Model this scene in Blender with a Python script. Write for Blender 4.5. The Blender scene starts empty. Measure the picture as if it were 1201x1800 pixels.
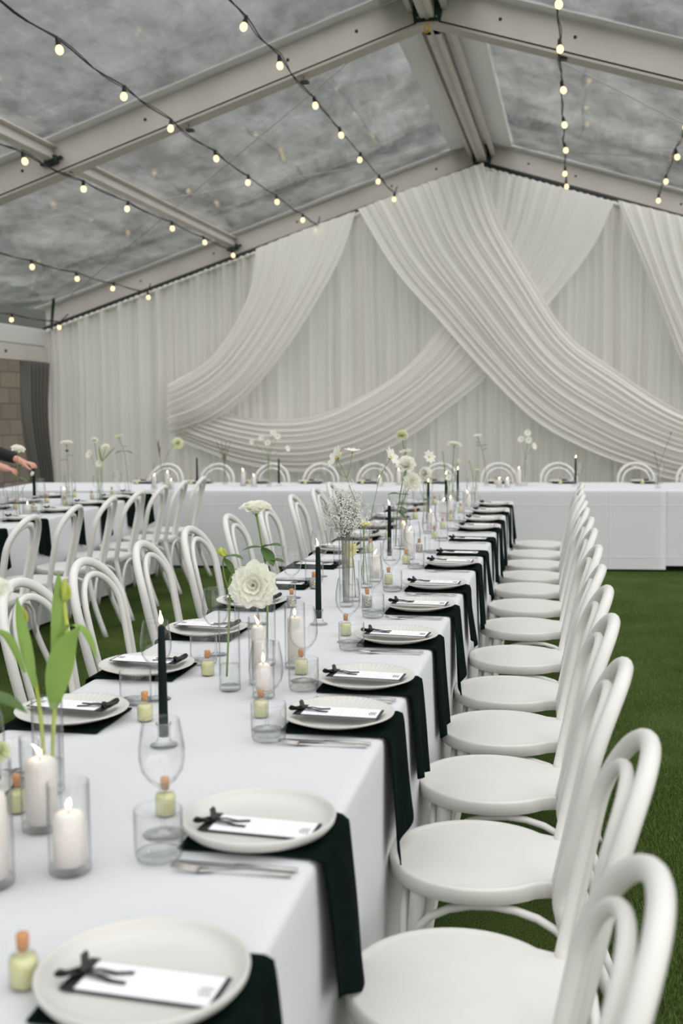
import bpy, bmesh, math, random
from math import sin, cos, pi, radians, sqrt, atan2
from mathutils import Vector, Matrix, noise
random.seed(7)
SC = bpy.context.scene
COL = SC.collection

# ------------------------------------------------------------ camera
cam_d = bpy.data.cameras.new('camera')
cam = bpy.data.objects.new('camera', cam_d)
COL.objects.link(cam)
M = Matrix(((0.9773669500418639, -0.011692902252146677, 0.21122765207895058),
            (0.21140101815146356, 0.0915798215128557, -0.9730995559634164),
            (-0.007965832686482316, 0.9957290858102896, 0.09197898227864741))).to_4x4()
cam.matrix_world = Matrix.Translation((0, 0, 1.49)) @ M
cam_d.sensor_fit = 'VERTICAL'
cam_d.sensor_height = 36.0
cam_d.sensor_width = 24.0
cam_d.lens = 36.0 * 1902 / 1800
cam_d.clip_start = 0.05
cam_d.dof.use_dof = True
cam_d.dof.focus_distance = 3.7
cam_d.dof.aperture_fstop = 3.3
SC.camera = cam
SC.view_settings.view_transform = 'Standard'
SC.view_settings.look = 'None'
SC.view_settings.gamma = 1.0
SC.view_settings.use_curve_mapping = False
SC.view_settings.exposure = -0.06
try:
    SC.cycles.transparent_max_bounces = 48
    SC.cycles.max_bounces = 10
    SC.cycles.caustics_reflective = False
    SC.cycles.caustics_refractive = False
    SC.cycles.sample_clamp_indirect = 4.0
except Exception:
    pass

# ------------------------------------------------------------ world: overcast sky above a belt of dark trees
W = bpy.data.worlds.new('overcast_sky')
SC.world = W
W.use_nodes = True
nt = W.node_tree
nt.nodes.clear()
def N(tree, typ, **kw):
    n = tree.nodes.new(typ)
    for k, v in kw.items():
        if k in ('inp',):
            for a, b in v.items():
                n.inputs[a].default_value = b
        else:
            setattr(n, k, v)
    return n
def ramp(tree, stops, interp='LINEAR'):
    n = tree.nodes.new('ShaderNodeValToRGB')
    cr = n.color_ramp
    cr.interpolation = interp
    while len(cr.elements) < len(stops):
        cr.elements.new(0.5)
    for e, (p, c) in zip(cr.elements, stops):
        e.position = p
        e.color = (c[0], c[1], c[2], 1)
    return n
tc = N(nt, 'ShaderNodeTexCoord')
sep = N(nt, 'ShaderNodeSeparateXYZ')
nt.links.new(tc.outputs['Generated'], sep.inputs[0])
noi = N(nt, 'ShaderNodeTexNoise', inp={'Scale': 7.0, 'Detail': 8.0, 'Roughness': 0.65})
nt.links.new(tc.outputs['Generated'], noi.inputs['Vector'])
add = N(nt, 'ShaderNodeMath', operation='MULTIPLY_ADD')
nt.links.new(noi.outputs['Fac'], add.inputs[0])
add.inputs[1].default_value = 0.34
nt.links.new(sep.outputs['Z'], add.inputs[2])
SKY = 2.35
# the clearing in front and to the right of the marquee is open: the bright sky reaches lower there
opn = N(nt, 'ShaderNodeMapRange', inp={'From Min': -0.15, 'From Max': 0.80, 'To Min': 0.0, 'To Max': 0.85})
dirn = N(nt, 'ShaderNodeVectorMath', operation='DOT_PRODUCT'); dirn.inputs[1].default_value = (0.78, -0.62, 0.0)
nt.links.new(tc.outputs['Generated'], dirn.inputs[0])
nt.links.new(dirn.outputs['Value'], opn.inputs[0])
add2 = N(nt, 'ShaderNodeMath', operation='ADD')
nt.links.new(add.outputs[0], add2.inputs[0]); nt.links.new(opn.outputs[0], add2.inputs[1])
skyr = ramp(nt, [(0.0, (0.04, 0.04, 0.035)), (0.20, (0.045, 0.047, 0.042)), (0.45, (0.075, 0.078, 0.075)), (0.60, (0.13, 0.135, 0.14)), (0.72, (0.30, 0.31, 0.32)), (0.92, (0.97, 0.965, 0.96)), (1.0, (1, 0.99, 0.98))])
nt.links.new(add2.outputs[0], skyr.inputs[0])
bg = N(nt, 'ShaderNodeBackground', inp={'Strength': SKY})
nt.links.new(skyr.outputs[0], bg.inputs[0])
wo = N(nt, 'ShaderNodeOutputWorld')
nt.links.new(bg.outputs[0], wo.inputs[0])

# ------------------------------------------------------------ frames
A = 0.0118
K = 1.043
def rt(x, y, z=0.0, a=A):
    return Vector((cos(a) * x - sin(a) * y, sin(a) * x + cos(a) * y, z))
LA, LX, LY = 0.06, -3.64, 8.0          # left table frame inside the table frame
def lt(x, y):                           # x from its right edge (0), y absolute-ish
    dy = y - LY
    return LX + x * cos(LA) - dy * sin(LA), LY + x * sin(LA) + dy * cos(LA)
HA = 0.085
def ht(x, y):                           # head table frame: x along, y depth from the front edge
    return x * cos(HA) - y * sin(HA), 10.22 + x * sin(HA) + y * cos(HA)

# ------------------------------------------------------------ materials
def mat(name, col=(0.8, 0.8, 0.8), rough=0.5, metal=0.0, spec=0.5, **k):
    m = bpy.data.materials.new(name)
    m.use_nodes = True
    t = m.node_tree
    b = t.nodes['Principled BSDF']
    b.inputs['Base Color'].default_value = (*col, 1)
    b.inputs['Roughness'].default_value = rough
    b.inputs['Metallic'].default_value = metal
    b.inputs['Specular IOR Level'].default_value = spec
    if 'trans' in k:
        b.inputs['Transmission Weight'].default_value = k['trans']
    if 'emit' in k:
        b.inputs['Emission Color'].default_value = (*k['emit'], 1)
        b.inputs['Emission Strength'].default_value = k['es']
    if 'noise' in k:                     # subtle tone variation + bump: (scale, amount, bump)
        sc, am, bu = k['noise']
        tcn = N(t, 'ShaderNodeTexCoord')
        n = N(t, 'ShaderNodeTexNoise', inp={'Scale': sc, 'Detail': 6.0})
        t.links.new(tcn.outputs['Object'], n.inputs['Vector'])
        r = ramp(t, [(0.3, tuple(max(0, c * (1 - am)) for c in col)), (0.7, tuple(min(1, c * (1 + am)) for c in col))])
        t.links.new(n.outputs['Fac'], r.inputs[0])
        t.links.new(r.outputs[0], b.inputs['Base Color'])
        if bu:
            bp = N(t, 'ShaderNodeBump', inp={'Strength': bu, 'Distance': 0.002})
            t.links.new(n.outputs['Fac'], bp.inputs['Height'])
            t.links.new(bp.outputs[0], b.inputs['Normal'])
    return m
def cloth_mat(name, col, transl=0.25, rough=0.9, weave=900, fold=None):
    m = bpy.data.materials.new(name)
    m.use_nodes = True
    t = m.node_tree
    b = t.nodes['Principled BSDF']
    out = t.nodes['Material Output']
    b.inputs['Base Color'].default_value = (*col, 1)
    b.inputs['Roughness'].default_value = rough
    b.inputs['Specular IOR Level'].default_value = 0.15
    tr = N(t, 'ShaderNodeBsdfTranslucent')
    tr.inputs['Color'].default_value = (*col, 1)
    mx = N(t, 'ShaderNodeMixShader')
    mx.inputs[0].default_value = transl
    t.links.new(b.outputs[0], mx.inputs[1])
    t.links.new(tr.outputs[0], mx.inputs[2])
    t.links.new(mx.outputs[0], out.inputs[0])
    tcn = N(t, 'ShaderNodeTexCoord')
    n = N(t, 'ShaderNodeTexNoise', inp={'Scale': 9.0, 'Detail': 5.0, 'Roughness': 0.6})
    t.links.new(tcn.outputs['Object'], n.inputs['Vector'])
    h = n.outputs['Fac']
    if fold:                             # pressed-in fold lines of a rented tablecloth
        sx = N(t, 'ShaderNodeSeparateXYZ')
        t.links.new(tcn.outputs['Object'], sx.inputs[0])
        for ax, per, off in fold:
            a1 = N(t, 'ShaderNodeMath', operation='ADD'); a1.inputs[1].default_value = off
            t.links.new(sx.outputs[ax], a1.inputs[0])
            p = N(t, 'ShaderNodeMath', operation='PINGPONG'); p.inputs[1].default_value = per / 2
            t.links.new(a1.outputs[0], p.inputs[0])
            mr = N(t, 'ShaderNodeMapRange', inp={'From Min': 0.0, 'From Max': 0.012, 'To Min': 1.4, 'To Max': 0.0})
            t.links.new(p.outputs[0], mr.inputs[0])
            ad = N(t, 'ShaderNodeMath', operation='ADD')
            t.links.new(h, ad.inputs[0]); t.links.new(mr.outputs[0], ad.inputs[1])
            h = ad.outputs[0]
    bp = N(t, 'ShaderNodeBump', inp={'Strength': 0.35, 'Distance': 0.004})
    t.links.new(h, bp.inputs['Height'])
    t.links.new(bp.outputs[0], b.inputs['Normal'])
    return m
def thin_glass(name, tint=(0.996, 0.997, 0.997), edge=(0.30, 0.32, 0.33), rough=0.01, power=7.0):
    m = bpy.data.materials.new(name)
    m.use_nodes = True
    t = m.node_tree
    t.nodes.remove(t.nodes['Principled BSDF'])
    out = t.nodes['Material Output']
    lw = N(t, 'ShaderNodeLayerWeight', inp={'Blend': 0.5})
    pw = N(t, 'ShaderNodeMath', operation='POWER'); pw.inputs[1].default_value = power
    t.links.new(lw.outputs['Facing'], pw.inputs[0])
    rc = ramp(t, [(0.0, tint), (1.0, edge)])
    t.links.new(pw.outputs[0], rc.inputs[0])
    tr = N(t, 'ShaderNodeBsdfTransparent')
    t.links.new(rc.outputs[0], tr.inputs[0])
    gl = N(t, 'ShaderNodeBsdfGlossy', inp={'Roughness': rough})
    p5 = N(t, 'ShaderNodeMath', operation='POWER'); p5.inputs[1].default_value = 4.5
    t.links.new(lw.outputs['Facing'], p5.inputs[0])
    fr = N(t, 'ShaderNodeMath', operation='MULTIPLY_ADD'); fr.inputs[1].default_value = 0.80; fr.inputs[2].default_value = 0.035
    t.links.new(p5.outputs[0], fr.inputs[0])
    mx = N(t, 'ShaderNodeMixShader')
    t.links.new(fr.outputs[0], mx.inputs[0])
    t.links.new(tr.outputs[0], mx.inputs[1])
    t.links.new(gl.outputs[0], mx.inputs[2])
    t.links.new(mx.outputs[0], out.inputs[0])
    return m
def emis(name, col, s):
    m = bpy.data.materials.new(name)
    m.use_nodes = True
    t = m.node_tree
    t.nodes.remove(t.nodes['Principled BSDF'])
    e = N(t, 'ShaderNodeEmission', inp={'Color': (*col, 1), 'Strength': s})
    t.links.new(e.outputs[0], t.nodes['Material Output'].inputs[0])
    return m

MT = {}
MT['paint'] = mat('white_chair_paint', (0.715, 0.705, 0.67), 0.40, noise=(7.0, 0.03, 0.05))
MT['cloth'] = cloth_mat('white_tablecloth', (0.70, 0.705, 0.725), 0.08)
MT['hcloth'] = cloth_mat('white_head_tablecloth', (0.73, 0.735, 0.755), 0.06, fold=[('X', 1.02, 0.31), ('Z', 0.48, -0.13)])
MT['curtain'] = cloth_mat('ivory_chiffon', (0.89, 0.868, 0.835), 0.5)
MT['swag'] = cloth_mat('ivory_voile', (0.955, 0.94, 0.91), 0.42)
MT['napkin'] = mat('black_green_linen', (0.0035, 0.0085, 0.007), 0.95, spec=0.03, noise=(30, 0.3, 0.2))
MT['plate'] = mat('off_white_stoneware', (0.62, 0.61, 0.575), 0.28)
MT['card'] = mat('white_card', (0.88, 0.88, 0.90), 0.6)
MT['black'] = mat('black_card', (0.02, 0.02, 0.022), 0.6)
MT['ribbon'] = mat('black_ribbon', (0.012, 0.012, 0.014), 0.45)
MT['ink'] = mat('pale_grey_ink', (0.62, 0.62, 0.63), 0.8)
MT['steel'] = mat('brushed_steel', (0.55, 0.53, 0.51), 0.22, 1.0)
MT['glass'] = thin_glass('clear_glass')
MT['glassb'] = thin_glass('thick_glass_base', (0.975, 0.98, 0.98), (0.35, 0.37, 0.38), 0.02, 3.5)
MT['water'] = thin_glass('water', (0.97, 0.98, 0.97), (0.80, 0.83, 0.81), 0.0)
MT['lemon'] = mat('pale_lemon_liquid', (0.62, 0.62, 0.33), 0.15, emit=(0.7, 0.72, 0.35), es=0.0)
MT['cork'] = mat('cork', (0.55, 0.27, 0.12), 0.9, noise=(300, 0.3, 0.4))
MT['taper'] = mat('black_green_wax', (0.003, 0.010, 0.009), 0.6, spec=0.15)
MT['wax'] = mat('ivory_wax', (0.88, 0.83, 0.77), 0.5)
MT['wax'].node_tree.nodes['Principled BSDF'].inputs['Subsurface Weight'].default_value = 0.4
MT['wax'].node_tree.nodes['Principled BSDF'].inputs['Subsurface Radius'].default_value = (0.02, 0.012, 0.008)
MT['flame'] = emis('candle_flame', (1.0, 0.80, 0.48), 9.0)
MT['wick'] = mat('charred_wick', (0.02, 0.015, 0.01), 0.9)
MT['bulb'] = emis('warm_bulb_glass', (1.0, 0.76, 0.40), 2.1)
MT['rubber'] = mat('black_rubber', (0.012, 0.014, 0.014), 0.6)
MT['alu'] = mat('satin_aluminium', (0.54, 0.505, 0.465), 0.42, 0.1, noise=(2.5, 0.06, 0.05))
MT['alud'] = mat('dull_aluminium_edge', (0.46, 0.42, 0.38), 0.5, 0.3)
MT['gap'] = mat('dark_track_gap', (0.03, 0.035, 0.03), 0.7)
MT['green'] = mat('dark_green_steel', (0.012, 0.030, 0.024), 0.5, 0.2)
MT['cable'] = mat('steel_wire', (0.35, 0.35, 0.35), 0.4, 0.7)
MT['pvc'] = cloth_mat('white_pvc_band', (0.72, 0.72, 0.70), 0.3, 0.5)
MT['petal'] = cloth_mat('white_petal', (0.93, 0.93, 0.84), 0.42, 0.7)
MT['petalg'] = cloth_mat('cream_green_petal', (0.84, 0.86, 0.62), 0.35, 0.7)
MT['petaly'] = cloth_mat('pale_yellow_petal', (0.90, 0.88, 0.50), 0.35, 0.7)
MT['blush'] = cloth_mat('blush_petal', (0.80, 0.42, 0.34), 0.3, 0.7)
MT['yolk'] = mat('golden_stamens', (0.75, 0.42, 0.04), 0.9, noise=(400, 0.4, 0.5))
MT['stem'] = mat('green_stem', (0.17, 0.26, 0.06), 0.55)
MT['leaf'] = cloth_mat('green_leaf', (0.11, 0.18, 0.06), 0.2, 0.45)
MT['tleaf'] = cloth_mat('tulip_leaf', (0.26, 0.40, 0.10), 0.25, 0.45)
MT['tulip'] = cloth_mat('green_yellow_tulip', (0.62, 0.68, 0.16), 0.35, 0.5)
MT['twig'] = mat('grey_brown_twig', (0.16, 0.15, 0.10), 0.8)
MT['baby'] = mat('tiny_white_blossom', (0.80, 0.81, 0.74), 0.9)
MT['skin'] = mat('skin', (0.62, 0.33, 0.24), 0.5)
MT['hair'] = mat('dark_brown_hair', (0.03, 0.018, 0.012), 0.6)
MT['suit'] = mat('black_wool', (0.006, 0.007, 0.007), 0.85)
MT['wood'] = mat('plywood', (0.42, 0.30, 0.18), 0.7)
# coloured sugar beads
m = mat('coloured_sugar_beads', rough=0.35); t = m.node_tree
vo = N(t, 'ShaderNodeTexVoronoi', inp={'Scale': 260.0}); tcn = N(t, 'ShaderNodeTexCoord')
t.links.new(tcn.outputs['Object'], vo.inputs['Vector'])
hs = N(t, 'ShaderNodeSeparateColor'); t.links.new(vo.outputs['Color'], hs.inputs[0])
rr = ramp(t, [(0.0, (0.03, 0.25, 0.6)), (0.22, (0.02, 0.35, 0.2)), (0.42, (0.75, 0.08, 0.06)), (0.6, (0.85, 0.55, 0.05)), (0.75, (0.1, 0.5, 0.6)), (0.9, (0.8, 0.3, 0.4))], 'CONSTANT')
t.links.new(hs.outputs[0], rr.inputs[0]); t.links.new(rr.outputs[0], t.nodes['Principled BSDF'].inputs['Base Color'])
MT['beads'] = m
# artificial turf
m = mat('artificial_turf', rough=0.95, spec=0.04); t = m.node_tree
tcn = N(t, 'ShaderNodeTexCoord')
n1 = N(t, 'ShaderNodeTexNoise', inp={'Scale': 170.0, 'Detail': 4.0, 'Roughness': 0.7})
n2 = N(t, 'ShaderNodeTexNoise', inp={'Scale': 2.2, 'Detail': 3.0})
mp = N(t, 'ShaderNodeMapping', inp={'Scale': (1, 1, 0.3)})
t.links.new(tcn.outputs['Object'], mp.inputs[0]); t.links.new(mp.outputs[0], n1.inputs['Vector']); t.links.new(tcn.outputs['Object'], n2.inputs['Vector'])
mm = N(t, 'ShaderNodeMath', operation='MULTIPLY_ADD'); mm.inputs[1].default_value = 0.25
t.links.new(n2.outputs['Fac'], mm.inputs[0]); t.links.new(n1.outputs['Fac'], mm.inputs[2])
rr = ramp(t, [(0.42, (0.008, 0.020, 0.004)), (0.6, (0.048, 0.082, 0.018)), (0.80, (0.14, 0.185, 0.055))])
t.links.new(mm.outputs[0], rr.inputs[0]); t.links.new(rr.outputs[0], t.nodes['Principled BSDF'].inputs['Base Color'])
bp = N(t, 'ShaderNodeBump', inp={'Strength': 0.8, 'Distance': 0.012}); t.links.new(n1.outputs['Fac'], bp.inputs['Height']); t.links.new(bp.outputs[0], t.nodes['Principled BSDF'].inputs['Normal'])
MT['turf'] = m
# stone wall outside
m = mat('brown_stone_blocks', rough=0.9); t = m.node_tree
tcn = N(t, 'ShaderNodeTexCoord'); mp = N(t, 'ShaderNodeMapping', inp={'Rotation': (radians(90), 0, radians(90))})
br = N(t, 'ShaderNodeTexBrick', inp={'Color1': (0.16, 0.13, 0.10, 1), 'Color2': (0.11, 0.09, 0.075, 1), 'Mortar': (0.05, 0.045, 0.04, 1), 'Scale': 1.6, 'Mortar Size': 0.015, 'Brick Width': 0.9, 'Row Height': 0.45})
sp = N(t, 'ShaderNodeSeparateXYZ'); cb = N(t, 'ShaderNodeCombineXYZ')
t.links.new(tcn.outputs['Object'], sp.inputs[0]); t.links.new(sp.outputs['Y'], cb.inputs['X']); t.links.new(sp.outputs['Z'], cb.inputs['Y'])
t.links.new(cb.outputs[0], br.inputs['Vector']); t.links.new(br.outputs['Color'], t.nodes['Principled BSDF'].inputs['Base Color'])
MT['stone'] = m
# clear vinyl roof skin: see-through, glossy, slightly wrinkled; its patchy milky film paints in reflected streaks
m = bpy.data.materials.new('clear_vinyl'); m.use_nodes = True; t = m.node_tree
t.nodes.remove(t.nodes['Principled BSDF'])
tcn = N(t, 'ShaderNodeTexCoord'); mp = N(t, 'ShaderNodeMapping', inp={'Scale': (1.5, 0.8, 1)})
t.links.new(tcn.outputs['Object'], mp.inputs[0])
nn = N(t, 'ShaderNodeTexNoise', inp={'Scale': 1.7, 'Detail': 9.0, 'Roughness': 0.68, 'Distortion': 0.15}); t.links.new(mp.outputs[0], nn.inputs['Vector'])
nb = N(t, 'ShaderNodeTexNoise', inp={'Scale': 1.1, 'Detail': 3.0}); t.links.new(tcn.outputs['Object'], nb.inputs['Vector'])
bp = N(t, 'ShaderNodeBump', inp={'Strength': 0.06, 'Distance': 0.03}); t.links.new(nn.outputs['Fac'], bp.inputs['Height'])
tr = N(t, 'ShaderNodeBsdfTransparent', inp={'Color': (0.90, 0.91, 0.92, 1)})
df = N(t, 'ShaderNodeBsdfDiffuse', inp={'Color': (0.62, 0.62, 0.61, 1)}); tl = N(t, 'ShaderNodeBsdfTranslucent', inp={'Color': (0.7, 0.71, 0.72, 1)})
md = N(t, 'ShaderNodeMixShader', inp={0: 0.45}); t.links.new(df.outputs[0], md.inputs[1]); t.links.new(tl.outputs[0], md.inputs[2])
mr = N(t, 'ShaderNodeMapRange', inp={'From Min': 0.38, 'From Max': 0.68, 'To Min': 0.0, 'To Max': 0.52}); t.links.new(nn.outputs['Fac'], mr.inputs[0])
m1 = N(t, 'ShaderNodeMixShader'); t.links.new(mr.outputs[0], m1.inputs[0]); t.links.new(tr.outputs[0], m1.inputs[1]); t.links.new(md.outputs[0], m1.inputs[2])
gl = N(t, 'ShaderNodeBsdfGlossy', inp={'Roughness': 0.02}); t.links.new(bp.outputs[0], gl.inputs['Normal'])
lw = N(t, 'ShaderNodeLayerWeight', inp={'Blend': 0.5}); t.links.new(bp.outputs[0], lw.inputs['Normal'])
p5 = N(t, 'ShaderNodeMath', operation='POWER'); p5.inputs[1].default_value = 3.5; t.links.new(lw.outputs['Facing'], p5.inputs[0])
fr = N(t, 'ShaderNodeMath', operation='MULTIPLY_ADD'); fr.inputs[1].default_value = 0.7; fr.inputs[2].default_value = 0.05; t.links.new(p5.outputs[0], fr.inputs[0])
m2 = N(t, 'ShaderNodeMixShader'); t.links.new(fr.outputs[0], m2.inputs[0]); t.links.new(m1.outputs[0], m2.inputs[1]); t.links.new(gl.outputs[0], m2.inputs[2])
t.links.new(m2.outputs[0], t.nodes['Material Output'].inputs[0])
MT['vinyl'] = m
MT['greyvinyl'] = cloth_mat('dark_smoky_sidewall', (0.17, 0.165, 0.15), 0.3, 0.5)

# ------------------------------------------------------------ mesh helpers
class MB:
    def __init__(s): s.v, s.f, s.sm = [], [], []
    def add(s, vs, fs, smooth=True):
        o = len(s.v)
        s.v += [tuple(v) for v in vs]
        s.f += [tuple(i + o for i in f) for f in fs]
        s.sm += [smooth] * len(fs)
        return s
    def box(s, a, b, bev=0.0, rot=None, org=(0, 0, 0)):
        x0, y0, z0 = a; x1, y1, z1 = b
        bm = bmesh.new()
        bmesh.ops.create_cube(bm, size=1)
        for v in bm.verts:
            v.co = Vector(((x0 + x1) / 2 + v.co.x * (x1 - x0), (y0 + y1) / 2 + v.co.y * (y1 - y0), (z0 + z1) / 2 + v.co.z * (z1 - z0)))
        if bev:
            bmesh.ops.bevel(bm, geom=bm.edges[:], offset=bev, segments=2, affect='EDGES', profile=0.5)
        if rot is not None:
            bmesh.ops.transform(bm, matrix=rot, verts=bm.verts[:])
        bm.verts.index_update()
        s.add([v.co + Vector(org) for v in bm.verts], [[v.index for v in f.verts] for f in bm.faces], False)
        bm.free()
        return s
    def lathe(s, prof, seg=24, org=(0, 0, 0), mod=None):
        vs, fs = [], []
        n = len(prof)
        for i in range(seg):
            a = 2 * pi * i / seg
            for j, (r, z) in enumerate(prof):
                if mod: r, z = mod(r, z, a, j)
                vs.append((org[0] + r * cos(a), org[1] + r * sin(a), org[2] + z))
        for i in range(seg):
            k = (i + 1) % seg
            for j in range(n - 1):
                if prof[j][0] < 1e-6 and prof[j + 1][0] < 1e-6: continue
                fs.append((i * n + j, k * n + j, k * n + j + 1, i * n + j + 1))
        return s.add(vs, fs)
    def tube(s, pts, rad, seg=8, caps=True, flat=1.0):
        pts = [Vector(p) for p in pts]
        n = len(pts)
        R = rad if isinstance(rad, (list, tuple)) else [rad] * n
        vs, fs = [], []
        up = None
        for i, p in enumerate(pts):
            d = (pts[min(i + 1, n - 1)] - pts[max(i - 1, 0)])
            d = d.normalized() if d.length > 1e-9 else Vector((0, 0, 1))
            if up is None:
                up = Vector((0, 0, 1)) if abs(d.z) < 0.9 else Vector((0, 1, 0))
            sx = d.cross(up)
            if sx.length < 1e-6: sx = d.cross(Vector((1, 0, 0)))
            sx.normalize()
            up = sx.cross(d).normalized()
            for k in range(seg):
                a = 2 * pi * k / seg
                vs.append(p + sx * (R[i] * cos(a)) + up * (R[i] * flat * sin(a)))
        for i in range(n - 1):
            for k in range(seg):
                l = (k + 1) % seg
                fs.append((i * seg + k, i * seg + l, (i + 1) * seg + l, (i + 1) * seg + k))
        if caps:
            fs.append(tuple(range(seg))[::-1])
            fs.append(tuple((n - 1) * seg + k for k in range(seg)))
        return s.add(vs, fs)
    def grid(s, fn, nu, nv, closeu=False):
        vs = [fn(i / (nu if closeu else nu - 1), j / (nv - 1)) for i in range(nu) for j in range(nv)]
        fs = []
        for i in range(nu if closeu else nu - 1):
            k = (i + 1) % nu
            for j in range(nv - 1):
                fs.append((i * nv + j, k * nv + j, k * nv + j + 1, i * nv + j + 1))
        return s.add(vs, fs)
    def ball(s, c, r, seg=10, rings=7, sz=1.0):
        prof = [(r * sin(pi * j / rings) if 0 < j < rings else 0.0, -r * sz * cos(pi * j / rings)) for j in range(rings + 1)]
        return s.lathe(prof, seg, c)
    def build(s, name, material, parent=None, solid=0.0, sub=0):
        me = bpy.data.meshes.new(name)
        me.from_pydata([tuple(v) for v in s.v], [], s.f)
        me.materials.append(material)
        me.polygons.foreach_set('use_smooth', s.sm)
        me.update()
        o = bpy.data.objects.new(name, me)
        COL.objects.link(o)
        if parent is not None: o.parent = parent
        if solid:
            md = o.modifiers.new('solid', 'SOLIDIFY'); md.thickness = solid; md.offset = 0
        if sub:
            md = o.modifiers.new('sub', 'SUBSURF'); md.levels = sub; md.render_levels = sub
        return o
def cat_rom(pts, n=8):
    P = [Vector(p) for p in pts]
    P = [P[0] * 2 - P[1]] + P + [P[-1] * 2 - P[-2]]
    out = []
    for i in range(1, len(P) - 2):
        for k in range(n):
            t = k / n
            a, b, c, d = P[i - 1], P[i], P[i + 1], P[i + 2]
            out.append(0.5 * ((2 * b) + (c - a) * t + (2 * a - 5 * b + 4 * c - d) * t * t + (3 * b - 3 * c + d - a) * t ** 3))
    out.append(P[-2])
    return out
def resample(pts, n):
    pts = cat_rom(pts, 10)
    L = [0]
    for a, b in zip(pts, pts[1:]): L.append(L[-1] + (b - a).length)
    out, j = [], 0
    for i in range(n):
        t = L[-1] * i / (n - 1)
        while j < len(L) - 2 and L[j + 1] < t: j += 1
        f = (t - L[j]) / max(1e-9, L[j + 1] - L[j])
        out.append(pts[j].lerp(pts[j + 1], min(1, f)))
    return out
def empty(name, loc=(0, 0, 0), rz=0.0):
    o = bpy.data.objects.new(name, None)
    o.empty_display_size = 0.1
    o.location = loc
    o.rotation_euler = (0, 0, rz)
    COL.objects.link(o)
    return o
USED_LABELS = {}
def tag(o, label, cat, group=None):
    o['label'] = label
    o['category'] = cat
    if group: o['group'] = group
    elif 'group' in o.keys(): del o['group']
    return o
def struct(o):
    o['kind'] = 'structure'
    return o
def dup(o, parent=None):
    c = o.copy()
    COL.objects.link(c)
    c.parent = parent
    for ch in list(o.children): dup(ch, c)
    return c
class Proto:
    def __init__(s, fn): s.fn, s.o, s.used = fn, None, False
    def get(s):
        if s.o is None:
            s.o = s.fn(); return s.o
        return dup(s.o)
def put(pr, x, y, z, rz, label, cat, group=None, frame='t', scale=None):
    o = pr.get()
    if frame == 't': o.location = rt(x, y, z); o.rotation_euler = (0, 0, rz + A)
    else: o.location = (x, y, z); o.rotation_euler = (0, 0, rz)
    if scale: o.scale = scale if isinstance(scale, tuple) else (scale,) * 3
    return tag(o, label, cat, group)
ORD = ['first', 'second', 'third', 'fourth', 'fifth', 'sixth', 'seventh', 'eighth', 'ninth', 'tenth', 'eleventh', 'twelfth', 'thirteenth', 'fourteenth', 'fifteenth']

# ------------------------------------------------------------ setting: ground, tent
g = MB().box((-30, -12, -0.3), (30, 45, 0.0)); struct(g.build('floor', MT['turf']))
# upright turf fibres where the ground is seen close up
def turf_patch(areas, seed):
    rnd = random.Random(seed)
    vs, fs = [], []
    for (x0, x1, y0, y1, n_) in areas:
        for _ in range(n_):
            x, y = rnd.uniform(x0, x1), y0 + (y1 - y0) * rnd.random() ** 1.25
            a = rnd.uniform(0, pi); h = rnd.uniform(0.010, 0.022); w = rnd.uniform(0.0010, 0.0020)
            dx, dy = w * cos(a), w * sin(a); lx_, ly_ = rnd.uniform(-.010, .010), rnd.uniform(-.010, .010)
            k = len(vs)
            vs += [(x - dx, y - dy, 0.0005), (x + dx, y + dy, 0.0005), (x + lx_, y + ly_, h)]
            fs.append((k, k + 1, k + 2))
    b = MB(); b.v = vs; b.f = fs; b.sm = [False] * len(fs)
    o = b.build('turf_fibres', MT['blade'])
    o['kind'] = 'stuff'
    tag(o, 'short green artificial turf fibres covering the ground between the tables', 'grass')
MT['blade'] = mat('turf_fibre', (0.10, 0.155, 0.035), 0.7, spec=0.2, noise=(220, 0.65, 0))
turf_patch([(0.05, 1.0, 1.7, 4.6, 85000), (0.05, 1.6, 4.6, 9.0, 26000), (-3.3, -1.5, 3.0, 7.0, 22000)], 5)
YN, YF = 8.53, 13.42
YP = 2 * YN - YF + 0.0                   # previous frame, above and behind the view
XR, ZR, SL = -1.142, 4.455, 0.315
HWL = 5.75                                # half width
def roofz(x, off=0.0): return ZR + off - SL * abs(x - XR)
ang = math.atan(SL)
def slope_box(side, x0, x1, y0, y1, zo0, zo1):
    """box that follows the roof slope; x measured from ridge, zo above the rafter's lower line"""
    s = -1 if side == 'L' else 1
    vs = []
    for y in (y0, y1):
        for x, zo in ((x0, zo0), (x1, zo0), (x1, zo1), (x0, zo1)):
            vs.append((XR + s * x, y, ZR - SL * x + zo))
    return vs, [(0, 1, 2, 3), (7, 6, 5, 4), (0, 4, 5, 1), (1, 5, 6, 2), (2, 6, 7, 3), (3, 7, 4, 0)]
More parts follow.
